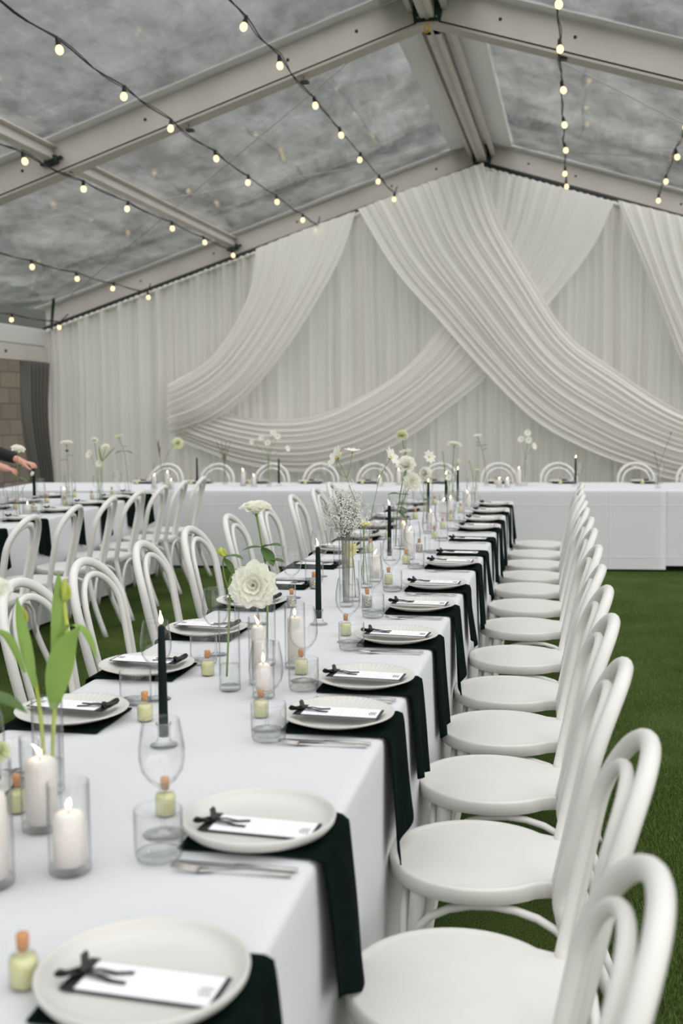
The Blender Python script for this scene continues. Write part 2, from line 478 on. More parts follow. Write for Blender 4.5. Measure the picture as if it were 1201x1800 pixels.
for yi, nm in ((YP, 1), (YN, 2), (YF, 3), (-1.25, 30), (-6.14, 40)):
    for side in 'LR':
        r = empty('trim_%d' % (nm * 2 + (side == 'R')), (0, 0, 0)); struct(r)
        b = MB(); b.add(*slope_box(side, 0.05, HWL, yi - 0.05, yi + 0.05, 0.015, 0.235), False); b.build('rafter_beam', MT['alu'], r)
        b = MB(); b.add(*slope_box(side, 0.05, HWL, yi - 0.035, yi + 0.035, -0.002, 0.015), False); b.build('track_gap', MT['gap'], r)
        b = MB(); b.add(*slope_box(side, 0.02, HWL, yi - 0.06, yi + 0.10, -0.022, -0.002), False); b.build('lower_flange', MT['alud'], r)
        b = MB(); b.add(*slope_box(side, 0.0, HWL + 0.1, yi - 0.16, yi + 0.16, 0.262, 0.268), False); b.build('roof_seam_band', MT['pvc'], r)
        # bolt holes in the face
        b = MB()
        for x in (0.55, 1.1, 2.3, 3.4, 4.4):
            s = -1 if side == 'L' else 1
            b.lathe([(0, 0), (0.013, 0), (0.013, 0.004), (0, 0.004)], 10)
            n0 = len(b.v) - 40
            for i in range(n0, len(b.v)):
                vx, vy, vz = b.v[i]
                b.v[i] = (XR + s * x + vx, yi - 0.05 - vz, ZR - SL * x + 0.13 + vy)
        b.build('bolt_hole', MT['gap'], r)
    # apex bracket
    r = empty('trim_%d' % (nm + 10), (XR, yi, ZR)); struct(r)
    b = MB()
    for s in (-1, 1):
        vs = [(s * 0.015, -0.07, -0.02), (s * 0.10, -0.07, -0.025), (s * 0.14, -0.07, 0.20), (s * 0.015, -0.07, 0.22)]
        vs += [(x, -0.045, z) for x, y, z in vs]
        b.add(vs, [(0, 1, 2, 3), (7, 6, 5, 4), (0, 4, 5, 1), (1, 5, 6, 2), (2, 6, 7, 3), (3, 7, 4, 0)], False)
    b.box((-0.06, -0.09, 0.0), (0.06, 0.3, 0.07), 0.005)
    b.build('apex_plate', MT['green'], r)
    b = MB().box((-0.085, -0.065, -0.045), (0.085, 0.065, -0.018), 0.004); b.build('apex_foot', MT['alud'], r)
    b = MB(); b.tube([(0.018 * cos(a), -0.075, -0.075 + 0.03 * sin(a)) for a in [i * pi / 8 for i in range(17)]], 0.006, 6); b.build('eye_hook', MT['yolk'], r)
    b = MB()
    for (x, z) in ((-0.09, 0.16), (0.09, 0.16), (-0.07, 0.01), (0.07, 0.01), (0.02, 0.10), (-0.02, 0.06)):
        b.ball((x, -0.074, z), 0.007, 8, 5)
    b.build('bolt', MT['alud'], r)
# ridge purlin with cover strips, bay by bay
for i, (y0, y1) in enumerate(((YP, YN), (YN, YF))):
    r = empty('trim_%d' % (i + 20), (0, 0, 0)); struct(r)
    MB().box((XR - 0.055, y0 + 0.06, ZR + 0.0), (XR + 0.055, y1 - 0.06, ZR + 0.13), 0.006).build('ridge_beam', MT['alu'], r)
    MB().box((XR - 0.012, y0 + 0.06, ZR - 0.006), (XR + 0.012, y1 - 0.06, ZR + 0.0)).build('track_gap', MT['alud'], r)
    for s in (-1, 1):
        b = MB(); vs = []
        for y in (y0 + 0.05, y1 - 0.05):
            for x, z in ((0.0, 0.245), (0.36, 0.245 - 0.36 * SL), (0.36, 0.25 - 0.36 * SL), (0.0, 0.25)): vs.append((XR + s * x, y, ZR + z))
        b.add(vs, [(0, 1, 2, 3), (7, 6, 5, 4), (0, 4, 5, 1), (1, 5, 6, 2), (2, 6, 7, 3), (3, 7, 4, 0)], False)
        b.build('ridge_cover', MT['pvc'], r)
        MB().box((XR + s * 0.13 - 0.022, y0 + 0.06, ZR + 0.06), (XR + s * 0.13 + 0.022, y1 - 0.06, ZR + 0.15), 0.004).build('side_rail', MT['alu'], r)
# purlins
for i, (y0, y1) in enumerate(((YP, YN), (YN, YF))):
    for j, s in enumerate((-1, 1)):
        px = XR + s * 3.09
        r = empty('trim_%d' % (24 + i * 2 + j), (px, y0, roofz(px))); struct(r)
        rot = Matrix.Rotation(-s * -ang, 4, 'Y')
        L = y1 - y0
        MB().box((-0.032, 0.06, 0.10), (0.032, L - 0.06, 0.19), 0.005, rot).build('purlin_beam', MT['alu'], r)
        MB().box((-0.075, 0.06, 0.19), (0.075, L - 0.06, 0.205), 0.0, rot).build('purlin_flange', MT['alu'], r)
        for yy in (0.05, L - 0.11):
            MB().box((-0.055, yy, 0.06), (0.055, yy + 0.06, 0.13), 0.008, rot).build('purlin_bracket', MT['green'], r)
            MB().box((-0.10, yy + 0.01, 0.085), (0.10, yy + 0.05, 0.105), 0.004, rot).build('bracket_pin', MT['green'], r)
# roof skin panels
n = 0
for (y0, y1) in ((-6.14, -1.25), (-1.25, YP), (YP, YN), (YN, YF), (YF, YF + 0.5)):
    for s in (-1, 1):
        b = MB()
        def fn(u, v, s=s, y0=y0, y1=y1):
            x = u * (HWL + 0.15); y = y0 + (y1 - y0) * v
            sag = 0.03 * sin(pi * v) * sin(pi * u) + 0.008 * noise.noise((x * 1.5, y * 2.5, s * 3))
            return (XR + s * x, y, ZR - SL * x + 0.275 - sag)
        b.grid(fn, 40, 40)
        o = struct(b.build('ceiling' if n == 0 else 'ceiling.%03d' % n, MT['vinyl'])); n += 1
# bracing wires in the far bay
def wire(a, b_, nm):
    t_ = MB(); t_.tube([a, b_], 0.004, 6)
    tag(t_.build('bracing_wire', MT['cable']), nm, 'wire', 'roof bracing wires')
zw = 0.2
wire((XR - 0.1, YN + 0.1, roofz(XR - .1, zw)), (XR - 5.55, YF - 0.1, roofz(XR - 5.55, zw)), 'steel bracing wire from near apex down to the far left eave')
wire((XR - 5.55, YN + 0.1, roofz(XR - 5.55, zw)), (XR - 0.1, YF - 0.1, roofz(XR - .1, zw)), 'steel bracing wire from near left eave up to the far apex')
wire((XR + 0.1, YN + 0.1, roofz(XR + .1, zw)), (XR + 5.55, YF - 0.1, roofz(XR + 5.55, zw)), 'steel bracing wire from near apex down to the right')
wire((XR + 5.55, YN + 0.1, roofz(XR + 5.55, zw)), (XR + 0.1, YF - 0.1, roofz(XR + .1, zw)), 'steel bracing wire from the right eave up to the far apex')
# eave beams, posts
xe = XR - HWL + 0.0
for s, nm in ((-1, 'left'), (1, 'right')):
    x0 = XR + s * HWL
    r = empty('trim_%d' % (30 if s < 0 else 31), (x0, 0, 0)); struct(r)
    MB().box((-0.05, YP - 5, 2.17), (0.05, YF, 2.37), 0.006).build('eave_beam', MT['alu'], r)
    MB().box((-0.045, YP - 5, 2.38), (0.045, YF - 0.15, 2.60), 0.01).build('valance_band', MT['pvc'], r)
    b = MB()
    for yy in (12.2, 10.2, 9.0): b.ball((0.052, yy, 2.27), 0.02, 8, 6)
    b.build('bolt', MT['gap'], r)
    for k, yy in enumerate((YP, YN, YF - 0.02)):
        p = empty('trim_%d' % (40 + k + (5 if s > 0 else 0)), (x0, yy, 0)); struct(p)
        MB().box((-0.06, -0.06, 0.01), (0.06, 0.06, 2.6), 0.008).build('leg_post', MT['alu'], p)
        MB().box((-0.015, -0.068, 0.01), (0.015, -0.06, 2.5)).build('track_gap', MT['gap'], p)
        MB().box((-0.12, -0.12, 0), (0.12, 0.12, 0.012)).build('base_plate', MT['alud'], p)
# corner brace + dark pole
b = MB(); b.tube([(XR - 5.6, YF - 0.2, 2.62), (XR - 5.15, YF - 1.0, 2.90)], 0.02, 8); struct(b.build('trim_50', MT['green']))
# gable skin behind the curtain, stone wall outside, parted dark sidewall
b = MB(); b.grid(lambda u, v: (XR - HWL + 2 * HWL * u, YF + 0.12, 0.0 + (roofz(XR - HWL + 2 * HWL * u, 0.2)) * v), 41, 2); struct(b.build('wall_back', MT['vinyl']))
b = MB().box((-10.3, 3, 0), (-9.9, 32, 2.75)); struct(b.build('wall_left', MT['stone']))
b = MB()
b.grid(lambda u, v: (XR - HWL + 0.06 + 0.09 * sin(u * 34 + v) - 0.25 * (1 - v) * 0, YF - 0.30 - 0.55 * u * (0.55 + 0.45 * v) + 0.05 * sin(v * 7), 0.02 + 2.14 * v), 120, 10)
tag(b.build('sidewall_curtain', MT['greyvinyl']), 'dark smoky sidewall drawn back in folds beside the corner post', 'curtain')

# ------------------------------------------------------------ curtain and swags
def ctop(x): return 4.37 - SL * abs(x - XR)
CB = 13.28
def pleat(x):
    a = noise.noise((x * 0.9, 3.1, 0)) * 2.2
    return 0.034 * sin(x * 58 + 5 * a) + 0.050 * sin(x * 23 + 4 * noise.noise((x * 1.7, 0, 9)))
def cfn(xa, xb):
    def f(u, v):
        x = xa + (xb - xa) * u
        z0, z1 = 0.015, ctop(x)
        z = z0 + (z1 - z0) * v
        big = 0.06 * sin(x * 9.3 + 2 * noise.noise((x, 0, 0))) * (1 - v) * (0.4 + 0.6 * (x < -5.0))
        y = CB + pleat(x + 0.02 * noise.noise((x * 3, z * 0.7, 0))) * (0.55 + 0.45 * (1 - v)) + big
        return (x, y, z)
    return f
segs = [(-6.90, -5.05), (-5.05, -2.62), (-2.62, 0.42), (0.42, 2.9), (2.9, 4.6)]
labs = ['ivory pleated curtain panel at the far left beside the corner post', 'ivory pleated curtain panel behind the left swag',
        'ivory pleated curtain panel at the centre behind the crossed swags', 'ivory pleated curtain panel right of the crossed swags', 'ivory pleated curtain panel at the far right end']
for i, (xa, xb) in enumerate(segs):
    b = MB(); b.grid(cfn(xa - 0.02, xb + 0.02), int((xb - xa) * 110), 26)
    o = b.build('curtain', MT['curtain'])
    tag(o, labs[i], 'curtain', 'pleated backdrop curtains')
    r = MB()
    def hem(u, v, xa=xa, xb=xb):
        x = xa + (xb - xa) * u
        rr = 0.016 + 0.012 * abs(noise.noise((x * 25, 1, 1))) + 0.006 * sin(x * 80)
        a = 2 * pi * v
        return (x, CB - 0.02 + 1.3 * rr * cos(a), ctop(x) + 0.005 + rr * sin(a) + 0.006 * noise.noise((x * 12, 0, 5)))
    r.grid(hem, int((xb - xa) * 90), 9)
    r.build('gathered_heading', MT['swag'], o)
# dark rail the curtains hang on
b = MB()
for s in (-1, 1):
    b.tube([(XR, CB - 0.01, 4.418), (XR + s * HWL, CB - 0.01, 4.418 - SL * HWL)], 0.024, 8)
tag(b.build('curtain_rail', MT['gap']), 'dark rail under the far rafter that the curtains hang on', 'rail')

def swag(name, up, lo, y, folds, label, amp=0.036, nu=90, nv=150, seed=0, gather=0.0):
    U = resample([(x, 0, z) for x, z in up], nu)
    Lo = resample([(x, 0, z) for x, z in lo], nu)
    ph = [random.uniform(0, 6.28) for _ in range(6)]
    def fn(u, v):
        i = min(nu - 1, int(round(u * (nu - 1))))
        p = U[i].lerp(Lo[i], v)
        e = min(1, v * 14, (1 - v) * 14)
        w = v * folds * 2 * pi + 1.3 * noise.noise((v * 5, u * 1.2, seed)) * 2.2
        f = sin(w + ph[0]) + 0.55 * sin(w * 2.3 + 2.5 * noise.noise((u * 2, v * 3, seed + 4)) * 2 + ph[1])
        f2 = (abs(f) ** 0.7) * (1 if f > 0 else -1)
        # crosswise jitter bunches the folds
        n_ = noise.noise((v * 9, u * 2.0, seed + 7)) * 0.03
        d = (Lo[i] - U[i])
        p = p + d * n_ * e
        yy = y - amp * f2 * (0.35 + 0.85 * u) - 0.05 * sin(pi * v) - 0.03 * u
        return (p.x, yy, p.z)
    b = MB(); b.grid(fn, nu, nv)
    tag(b.build(name, MT['swag']), label, 'drape', 'voile swags across the backdrop')
swag('swag_drape', [(-1.20, 4.35), (-1.34, 3.14), (-1.62, 2.54), (-2.0, 2.07), (-2.5, 1.73), (-3.15, 1.45), (-3.74, 1.40), (-4.11, 1.44), (-4.57, 1.55), (-5.02, 1.70)],
     [(0.40, 3.88), (0.15, 3.35), (-0.3, 2.77), (-1.0, 1.95), (-1.44, 1.58), (-2.0, 1.17), (-2.57, 0.90), (-3.3, 0.75), (-4.12, 0.85), (-5.0, 1.15)],
     13.16, 9, 'ivory swag sweeping from the upper right behind the front swag to the lower left', seed=3)
swag('swag_drape', [(-3.89, 3.505), (-3.99, 2.95), (-4.28, 2.43), (-4.59, 2.11), (-5.06, 1.86)],
     [(-2.63, 3.905), (-2.81, 3.39), (-3.25, 2.65), (-3.73, 2.01), (-4.15, 1.60), (-4.57, 1.35), (-5.07, 1.19)],
     13.07, 8, 'ivory swag at the left, from the left roof line down to the left tie', seed=11)
swag('swag_drape', [(-1.10, 4.38), (-0.91, 3.72), (-0.5, 2.98), (-0.1, 2.37), (0.43, 1.96), (1.21, 1.45), (1.9, 1.36), (2.8, 1.62)],
     [(-2.60, 3.915), (-2.14, 3.17), (-1.65, 2.61), (-1.1, 1.98), (-0.49, 1.37), (0.11, 1.02), (0.64, 0.82), (1.23, 0.66), (2.0, 0.8), (2.8, 1.17)],
     13.03, 12, 'ivory front swag sweeping from the apex down across to the lower right', seed=21, nv=190)
swag('swag_drape', [(1.65, 3.49), (1.71, 2.95), (2.0, 2.43), (2.31, 2.11), (2.78, 1.86)],
     [(0.43, 3.875), (0.73, 3.13), (0.97, 2.52), (1.22, 1.95), (1.6, 1.58), (2.1, 1.32), (2.79, 1.19)],
     13.02, 8, 'ivory swag at the right edge, hanging down from the right roof line', seed=31)

# ------------------------------------------------------------ string lights
def string_light(X, ys, z, label):
    r = empty('string_light', (X, 0, z + 0.065))
    pts = []
    ys = list(ys)
    while ys[0] - 1.02 > YP + 0.15: ys.insert(0, ys[0] - 1.02)
    ends = [YP] + ys
    for a, b_ in zip(ends, ends[1:]):
        for k in range(6):
            t_ = k / 6
            pts.append((0.006 * sin(t_ * 9 + a), a + (b_ - a) * t_, -0.02 * sin(pi * t_)))
    pts.append((0, ys[-1], 0)); pts.append((0, min(ys[-1] + 0.25, 13.15), 0.12))
    MB().tube(pts, 0.005, 6).build('wire', MT['rubber'], r)
    MB().tube([(x + 0.012 * sin(y * 5), y, zz + 0.012 * cos(y * 4)) for x, y, zz in pts], 0.0035, 5).build('wire', MT['rubber'], r)
    for i, y in enumerate(ys):
        tx, ty = random.uniform(-0.25, 0.25), random.uniform(-0.2, 0.2)
        if abs(X + 0.148) < 0.01 and i == 1: tx = 0.75
        rot = Matrix.Rotation(ty, 4, 'X') @ Matrix.Rotation(tx, 4, 'Y')
        s = MB().lathe([(0, 0.008), (0.011, 0.008), (0.014, -0.004), (0.016, -0.03), (0.017, -0.042), (0, -0.042)], 12)
        s.v = [tuple(rot @ Vector(v)) for v in s.v]
        so = s.build('socket', MT['rubber'], r); so.location = (0, y, 0)
        q = MB().lathe([(0, -0.04), (0.014, -0.042), (0.023, -0.056), (0.0255, -0.070), (0.022, -0.085), (0.012, -0.095), (0, -0.097)], 14)
        q.v = [tuple(rot @ Vector(v)) for v in q.v]
        bo = q.build('bulb', MT['bulb'], so)
    for yy in (YP, YN):
        if yy < ys[-1]:
            MB().box((-0.012, yy - 0.03, 0.0), (0.05, yy + 0.03, 0.02), 0.003).build('clip', MT['green'], r)
            MB().tube([(0.01, yy, 0.0), (0.01, yy, max(0.05, roofz(X) - z - 0.065 - 0.02))], 0.003, 5).build('hanger', MT['rubber'], r)
    tag(r, label, 'string lights', 'festoon lights strung along the marquee')
string_light(-3.098, [6.27, 7.27, 8.16, 9.2, 10.19, 11.18, 12.30, 13.05], 3.69, 'festoon string of warm bulbs crossing the upper left corner, third from left eave')
string_light(-2.138, [5.05, 6.05, 7.04, 7.84, 8.91, 9.89, 10.88, 11.94, 12.95], 4.0, 'festoon string of warm bulbs from top centre down to the left of the apex')
string_light(-4.172, [6.8, 7.8, 8.85, 9.81, 10.94, 11.93, 13.0], 3.425, 'festoon string of warm bulbs ending above the left swag')
string_light(-5.319, [8.2, 9.1, 10.05, 11.04, 12.03, 13.05], 2.955, 'short festoon string of warm bulbs above the far left curtain')
string_light(-6.467, [10.7, 11.71, 12.91], 2.60, 'festoon string of warm bulbs along the left eave beam')
string_light(-0.148, [6.2, 7.2, 8.07, 9.08, 10.15, 11.11, 12.2, 12.88], 4.03, 'festoon string of warm bulbs hanging straight down the right of the apex')
string_light(0.876, [7.6, 8.65, 9.69, 10.78, 11.9, 12.95], 3.835, 'festoon string of warm bulbs at the right edge of the roof')

# ------------------------------------------------------------ chairs
def make_chair():
    r = empty('bentwood_chair')
    # seat: round front, slight neck at the back
    out = []
    n = 56
    for i in range(n):
        a = 2 * pi * i / n
        x, y = 0.205 * cos(a), 0.205 * sin(a)
        if y < -0.145:
            k = min(1, (-y - 0.145) / 0.05)
            k = k * k * (3 - 2 * k)
            y2 = -0.222
            wx = 0.158
            x = x * (1 - k) + (wx * (1 if x > 0 else -1) * min(1, abs(x) / 0.08)) * k
            y = y * (1 - k) + y2 * k
        out.append((x, y))
    prof = [(0.90, 0.4545), (0.965, 0.4565), (0.991, 0.4560), (1.0, 0.4505), (1.0, 0.421), (0.985, 0.419)]
    b = MB(); m_ = len(prof)
    vs = [(x * p, y * p, z) for (x, y) in out for (p, z) in prof]
    fs = [(i * m_ + j, ((i + 1) % n) * m_ + j, ((i + 1) % n) * m_ + j + 1, i * m_ + j + 1) for i in range(n) for j in range(m_ - 1)]
    b.add(vs, fs); b.add([(x * 0.905, y * 0.905, 0.4545) for x, y in out], [tuple(range(n))], False); b.add([(x * 0.98, y * 0.98, 0.4192) for x, y in out], [tuple(range(n))[::-1]], False); b.build('seat', MT['paint'], r)
    # outer hoop with the rear legs in one bent piece
    def hoop(w0, w1, ztop, ysh, leg):
        yb = lambda z: -0.197 - (z - 0.44) * 0.205 - (0.040 * ((z - 0.72) / 0.20) ** 2 if z > 0.72 else 0.0)
        zs = ztop - 0.95 * w1
        half = []
        if leg: half += [(-w0 - 0.045, -0.325, 0.0), (-w0 - 0.022, -0.250, 0.20), (-w0 - 0.006, -0.206, 0.38)]
        for t_ in (0.0, 0.33, 0.66): half.append((-(w0 + (w1 - w0) * sin(t_ * pi / 2)), yb(0.44 + (zs - 0.44) * t_), 0.44 + (zs - 0.44) * t_))
        arc = []
        k = 12
        for i in range(0, k + 1):
            a = pi - pi * i / k
            zz = zs + 0.95 * w1 * sin(a)
            arc.append((w1 * cos(a), yb(zz), zz))
        pts = half + arc + [(-x, y, z) for (x, y, z) in reversed(half)]
        return [(x, y + ysh, z) for x, y, z in cat_rom(pts, 4)]
    p = hoop(0.166, 0.192, 0.915, 0.0, True)
    b = MB(); b.tube(p, 0.0175, 12); b.build('back_hoop', MT['paint'], r)
    p = hoop(0.124, 0.145, 0.866, 0.012, False)
    b = MB(); b.tube(p, 0.0125, 10); b.build('inner_hoop', MT['paint'], r)
    for s in (-1, 1):
        b = MB(); b.tube(cat_rom([(s * 0.135, 0.115, 0.43), (s * 0.148, 0.135, 0.25), (s * 0.168, 0.175, 0.0)], 5), [0.0205 - 0.0075 * i / 10 for i in range(11)], 12)
        b.build('leg', MT['paint'], r)
    # arched braces under the seat
    def arch(a, c, h):
        a, c = Vector(a), Vector(c)
        pts = []
        for i in range(13):
            t_ = i / 12
            q = a.lerp(c, 0.5 - 0.5 * cos(pi * t_))
            q.z = a.z + h * (sin(pi * t_) ** 0.6)
            pts.append(q)
        return pts
    for a, c in (((0.158, 0.152, 0.22), (-0.158, 0.152, 0.22)), ((0.158, 0.145, 0.20), (0.176, -0.245, 0.20)), ((-0.158, 0.145, 0.20), (-0.176, -0.245, 0.20)), ((0.17, -0.245, 0.22), (-0.17, -0.245, 0.22))):
        b = MB(); b.tube(arch(a, c, 0.205), 0.0095, 9); b.build('brace', MT['paint'], r)
    return r
CH = Proto(make_chair)
ys_r = [1.31, 1.89, 2.475, 3.01, 3.51, 4.01, 4.58, 5.24, 5.80, 6.37, 6.88, 7.41, 7.96, 8.55]
for i, y in enumerate(ys_r):
    lab = 'white bentwood chair, %s from the camera in the row right of the centre table' % ORD[i]
    if i == 0: lab = 'nearest white bentwood chair, only its curved back showing at the lower right'
    if i == 1: lab = 'white bentwood chair at bottom right with a large round seat beside the table corner'
    put(CH, (-0.185 if i else -0.212) + random.uniform(-0.008, 0.008), y, 0, pi / 2 + random.uniform(-0.05, 0.05), lab, 'chair', 'white chairs along the right of the centre table')
for i, y in enumerate([2.2, 2.78, 3.37, 3.9, 4.5, 5.1, 5.77, 6.5, 7.2, 7.9, 8.5]):
    lab = 'white bentwood chair, %s from the camera in the row left of the centre table' % ORD[i]
    put(CH, -1.50 + random.uniform(-0.01, 0.01), y, 0, -pi / 2 + random.uniform(-0.06, 0.06), lab, 'chair', 'white chairs along the left of the centre table')
for i, y in enumerate([5.55, 6.2, 6.82, 7.42, 8.0, 8.55, 9.15]):
    x_, y_ = lt(0.245, y)
    put(CH, x_, y_, 0, pi / 2 + LA + random.uniform(-0.06, 0.06), 'white bentwood chair, %s from the camera along the left-hand table' % ORD[i], 'chair', 'white chairs at the left-hand table')
hx = [-4.36, -3.78, -3.16, -2.58, -1.99, -1.30, -0.64, 0.0, 0.80, 1.40]
for i, x in enumerate(hx):
    x_, y_ = ht(x, 1.36)
    x_ = x
    y_ = 10.22 + HA * x + 1.41
    put(CH, x_, y_, 0, pi + HA + random.uniform(-0.08, 0.08), 'white bentwood chair behind the head table, %s from its left end' % ORD[i], 'chair', 'white chairs behind the head table')

# ------------------------------------------------------------ tables and cloths
def make_cloth(L, Wd, H, mat_, drop=0.03, amp=0.012, seed=0, rc=0.02, freq=7.0):
    """cloth over a rectangle centred on origin, L along y, Wd along x, top at H"""
    # perimeter
    per = []
    st = 0.05
    def line(a, b_):
        n_ = max(2, int((Vector(b_) - Vector(a)).length / st))
        return [Vector(a).lerp(Vector(b_), i / n_) for i in range(n_)]
    hx_, hy_ = Wd / 2, L / 2
    c = [(-hx_, -hy_), (hx_, -hy_), (hx_, hy_), (-hx_, hy_)]
    nrm = []
    dirs = [(0, -1), (1, 0), (0, 1), (-1, 0)]
    for i in range(4):
        a, b_ = c[i], c[(i + 1) % 4]
        pts = line((*a, 0), (*b_, 0))
        for k, p in enumerate(pts):
            per.append(p)
            d = Vector((*dirs[i], 0))
            if k == 0: d = (d + Vector((*dirs[i - 1], 0))).normalized() * 1.2
            nrm.append(d)
    n = len(per)
    rings = [(-0.03, H), (-0.012, H - 0.001), (-0.003, H - 0.005), (0.0, H - 0.014)]
    for k in range(1, 15): rings.append((None, H - 0.014 - (H - 0.014 - drop) * k / 14))
    b = MB(); vs = []
    for i in range(n):
        s_ = i * st
        for (off, z) in rings:
            if off is None:
                t_ = (H - z) / H
                off = amp * (t_ ** 0.8) * (0.6 + sin(s_ * freq + 3 * noise.noise((s_ * 0.8, seed, 0)) * 2) + 0.5 * sin(s_ * freq * 2.3 + seed)) + 0.01 * t_
            p = per[i] + nrm[i] * off
            vs.append((p.x, p.y, z))
    m_ = len(rings)
    fs = [(i * m_ + j, i * m_ + j + 1, ((i + 1) % n) * m_ + j + 1, ((i + 1) % n) * m_ + j) for i in range(n) for j in range(m_ - 1)]
    fs.append(tuple(i * m_ for i in range(n)))
    b.add(vs, fs)
    return b.build('tablecloth', mat_)
def make_table(L, Wd):
    r = empty('trestle_table')
    MB().box((-Wd / 2 + 0.012, -L / 2 + 0.012, 0.71), (Wd / 2 - 0.012, L / 2 - 0.012, 0.742), 0.004).build('tabletop', MT['wood'], r)
    for sx in (-1, 1):
        for sy in (-1, 1):
            MB().tube([(sx * (Wd / 2 - 0.1), sy * (L / 2 - 0.25), 0.71), (sx * (Wd / 2 - 0.06), sy * (L / 2 - 0.2), 0.0)], 0.016, 8).build('leg', MT['steel'], r)
    return r
TX0, TX1 = -1.290, -0.392
tops = [(0.42, 3.15), (3.15, 6.0), (6.0, 8.98)]
for i, (a, b_) in enumerate(tops):
    t_ = make_table(b_ - a, TX1 - TX0); t_.location = rt((TX0 + TX1) / 2, (a + b_) / 2); t_.rotation_euler[2] = A
    tag(t_, 'trestle table hidden under the %s stretch of the centre tablecloth' % ('near', 'middle', 'far')[i], 'table', 'trestles of the centre table')
c_ = make_cloth(8.56, TX1 - TX0, 0.75, MT['cloth'], amp=0.010, seed=2); c_.location = rt((TX0 + TX1) / 2, 4.70); c_.rotation_euler[2] = A
tag(c_, 'long white tablecloth draped over the centre table from foreground to head table', 'tablecloth')
lx, ly = lt(-0.45, 7.25)
t_ = make_table(4.6, 0.9); t_.location = rt(lx, ly); t_.rotation_euler[2] = A + LA
tag(t_, 'trestle table under the left-hand tablecloth', 'table')
c_ = make_cloth(4.6, 0.9, 0.75, MT['cloth'], amp=0.022, seed=5, freq=5); c_.location = rt(lx, ly); c_.rotation_euler[2] = A + LA
tag(c_, 'white tablecloth over the left-hand table, its corner hem near the grass', 'tablecloth')
for i, (xa, xb, dz, am, dr) in enumerate(((-5.6, 0.893, 0.002, 0.004, 0.02), (0.86, 4.2, 0.0, 0.010, 0.055))):
    cx_, W_ = (xa + xb) / 2, xb - xa
    x_, y_ = cx_ , 10.22 + HA * cx_ + 0.575
    t_ = make_table(1.13, W_ - 0.02); t_.location = rt(x_, y_, 0); t_.rotation_euler[2] = A + HA
    tag(t_, 'trestle table under the %s head tablecloth' % ('left' if i == 0 else 'right'), 'table', 'trestles of the head table')
    c_ = make_cloth(1.15, W_, 0.75 + dz, MT['hcloth'], drop=dr, amp=am, seed=9 + i, freq=4); c_.location = rt(x_, y_ - (0.006 if i == 0 else 0)); c_.rotation_euler[2] = A + HA
    tag(c_, ['white tablecloth with pressed folds over the long left stretch of the head table', 'white tablecloth over the right end of the head table, tucked under the other cloth'][i], 'tablecloth', 'head table cloths')
TZ = 0.752

# ------------------------------------------------------------ table ware builders
def plate_ribbed():
    pr = [(0.0, 0.004), (0.05, 0.004), (0.088, 0.005), (0.095, 0.008), (0.104, 0.012), (0.113, 0.0155), (0.122, 0.0185), (0.130, 0.021), (0.135, 0.0225), (0.1365, 0.0215), (0.135, 0.019), (0.115, 0.011), (0.092, 0.002), (0.075, 0.0), (0.0, 0.0)]
    def md(r, z, a, j):
        if 4 <= j <= 8:
            z += 0.0011 * sin(a * 58) * (1 if j < 8 else 0.5)
        return r, z
    return MB().lathe(pr, 232, mod=md).build('plate', MT['plate'])
def plate_plain():
    pr = [(0.0, 0.005), (0.09, 0.005), (0.112, 0.007), (0.124, 0.012), (0.130, 0.020), (0.1325, 0.0255), (0.1355, 0.0265), (0.1375, 0.0245), (0.1355, 0.016), (0.128, 0.007), (0.110, 0.001), (0.09, 0.0), (0.0, 0.0)]
    return MB().lathe(pr, 96).build('plate', MT['plate'])
def menu_card():
    r = empty('menu_card')
    MB().box((-0.105, -0.040, 0.0), (0.105, 0.040, 0.0012)).build('backing', MT['black'], r)
    MB().box((-0.098, -0.036, 0.0012), (0.0985, 0.0375, 0.0022)).build('card', MT['card'], r)
    b = MB()                                    # faint lines of small writing, set across the card
    rnd = random.Random(4)
    for k in range(14):
        x = -0.045 + k * 0.0088
        y = -0.03
        while y < 0.028:
            w = rnd.uniform(0.003, 0.009)
            if k not in (3, 7, 8, 12): b.box((x, y, 0.0022), (x + 0.0016, min(y + w, 0.03), 0.00235))
            y += w + 0.002
    b.build('lettering', MT['ink'], r)['kind'] = 'stuff'
    b = MB()
    for k in range(3):
        b.tube([(0.080 + 0.004 * k, -0.012 + 0.006 * sin(i * 1.7 + k), 0.0024) if False else (0.078 + 0.006 * k + 0.003 * sin(i * 1.4), -0.016 + i * 0.0035, 0.0025) for i in range(8)], 0.0006, 4)
    b.build('monogram', MT['black'], r)
    q = MB()                                    # bow: band, two loops, two tails, knot
    q.box((-0.099, -0.0425, 0.001), (-0.085, 0.0425, 0.0034))
    for s in (-1, 1):
        pts = [(-0.088 - 0.004 * s * sin(a) * 0, 0.0, 0) for a in (0,)]
        loop = [(-0.090 - 0.030 * sin(pi * u) * (0.4 if s > 0 else 0.8) , s * 0.026 * sin(pi * u) * 1.0 + s * 0.006 * cos(pi * u), 0.006 + 0.014 * sin(pi * u) * abs(sin(2 * pi * u) * 0.4 + 0.6)) for u in [i / 10 for i in range(11)]]
        q.tube(loop, 0.0055, 6, flat=0.25)
        q.tube([(-0.088, s * 0.002, 0.008), (-0.066, s * 0.007, 0.0075), (-0.045, s * 0.010, 0.004), (-0.024, s * 0.014 + 0.003, 0.004)], [0.004, 0.0045, 0.0045, 0.004], 6, flat=0.25)
    q.ball((-0.089, 0, 0.009), 0.0075, 8, 6, 0.8)
    q.build('ribbon_bow', MT['ribbon'], r)
    return r
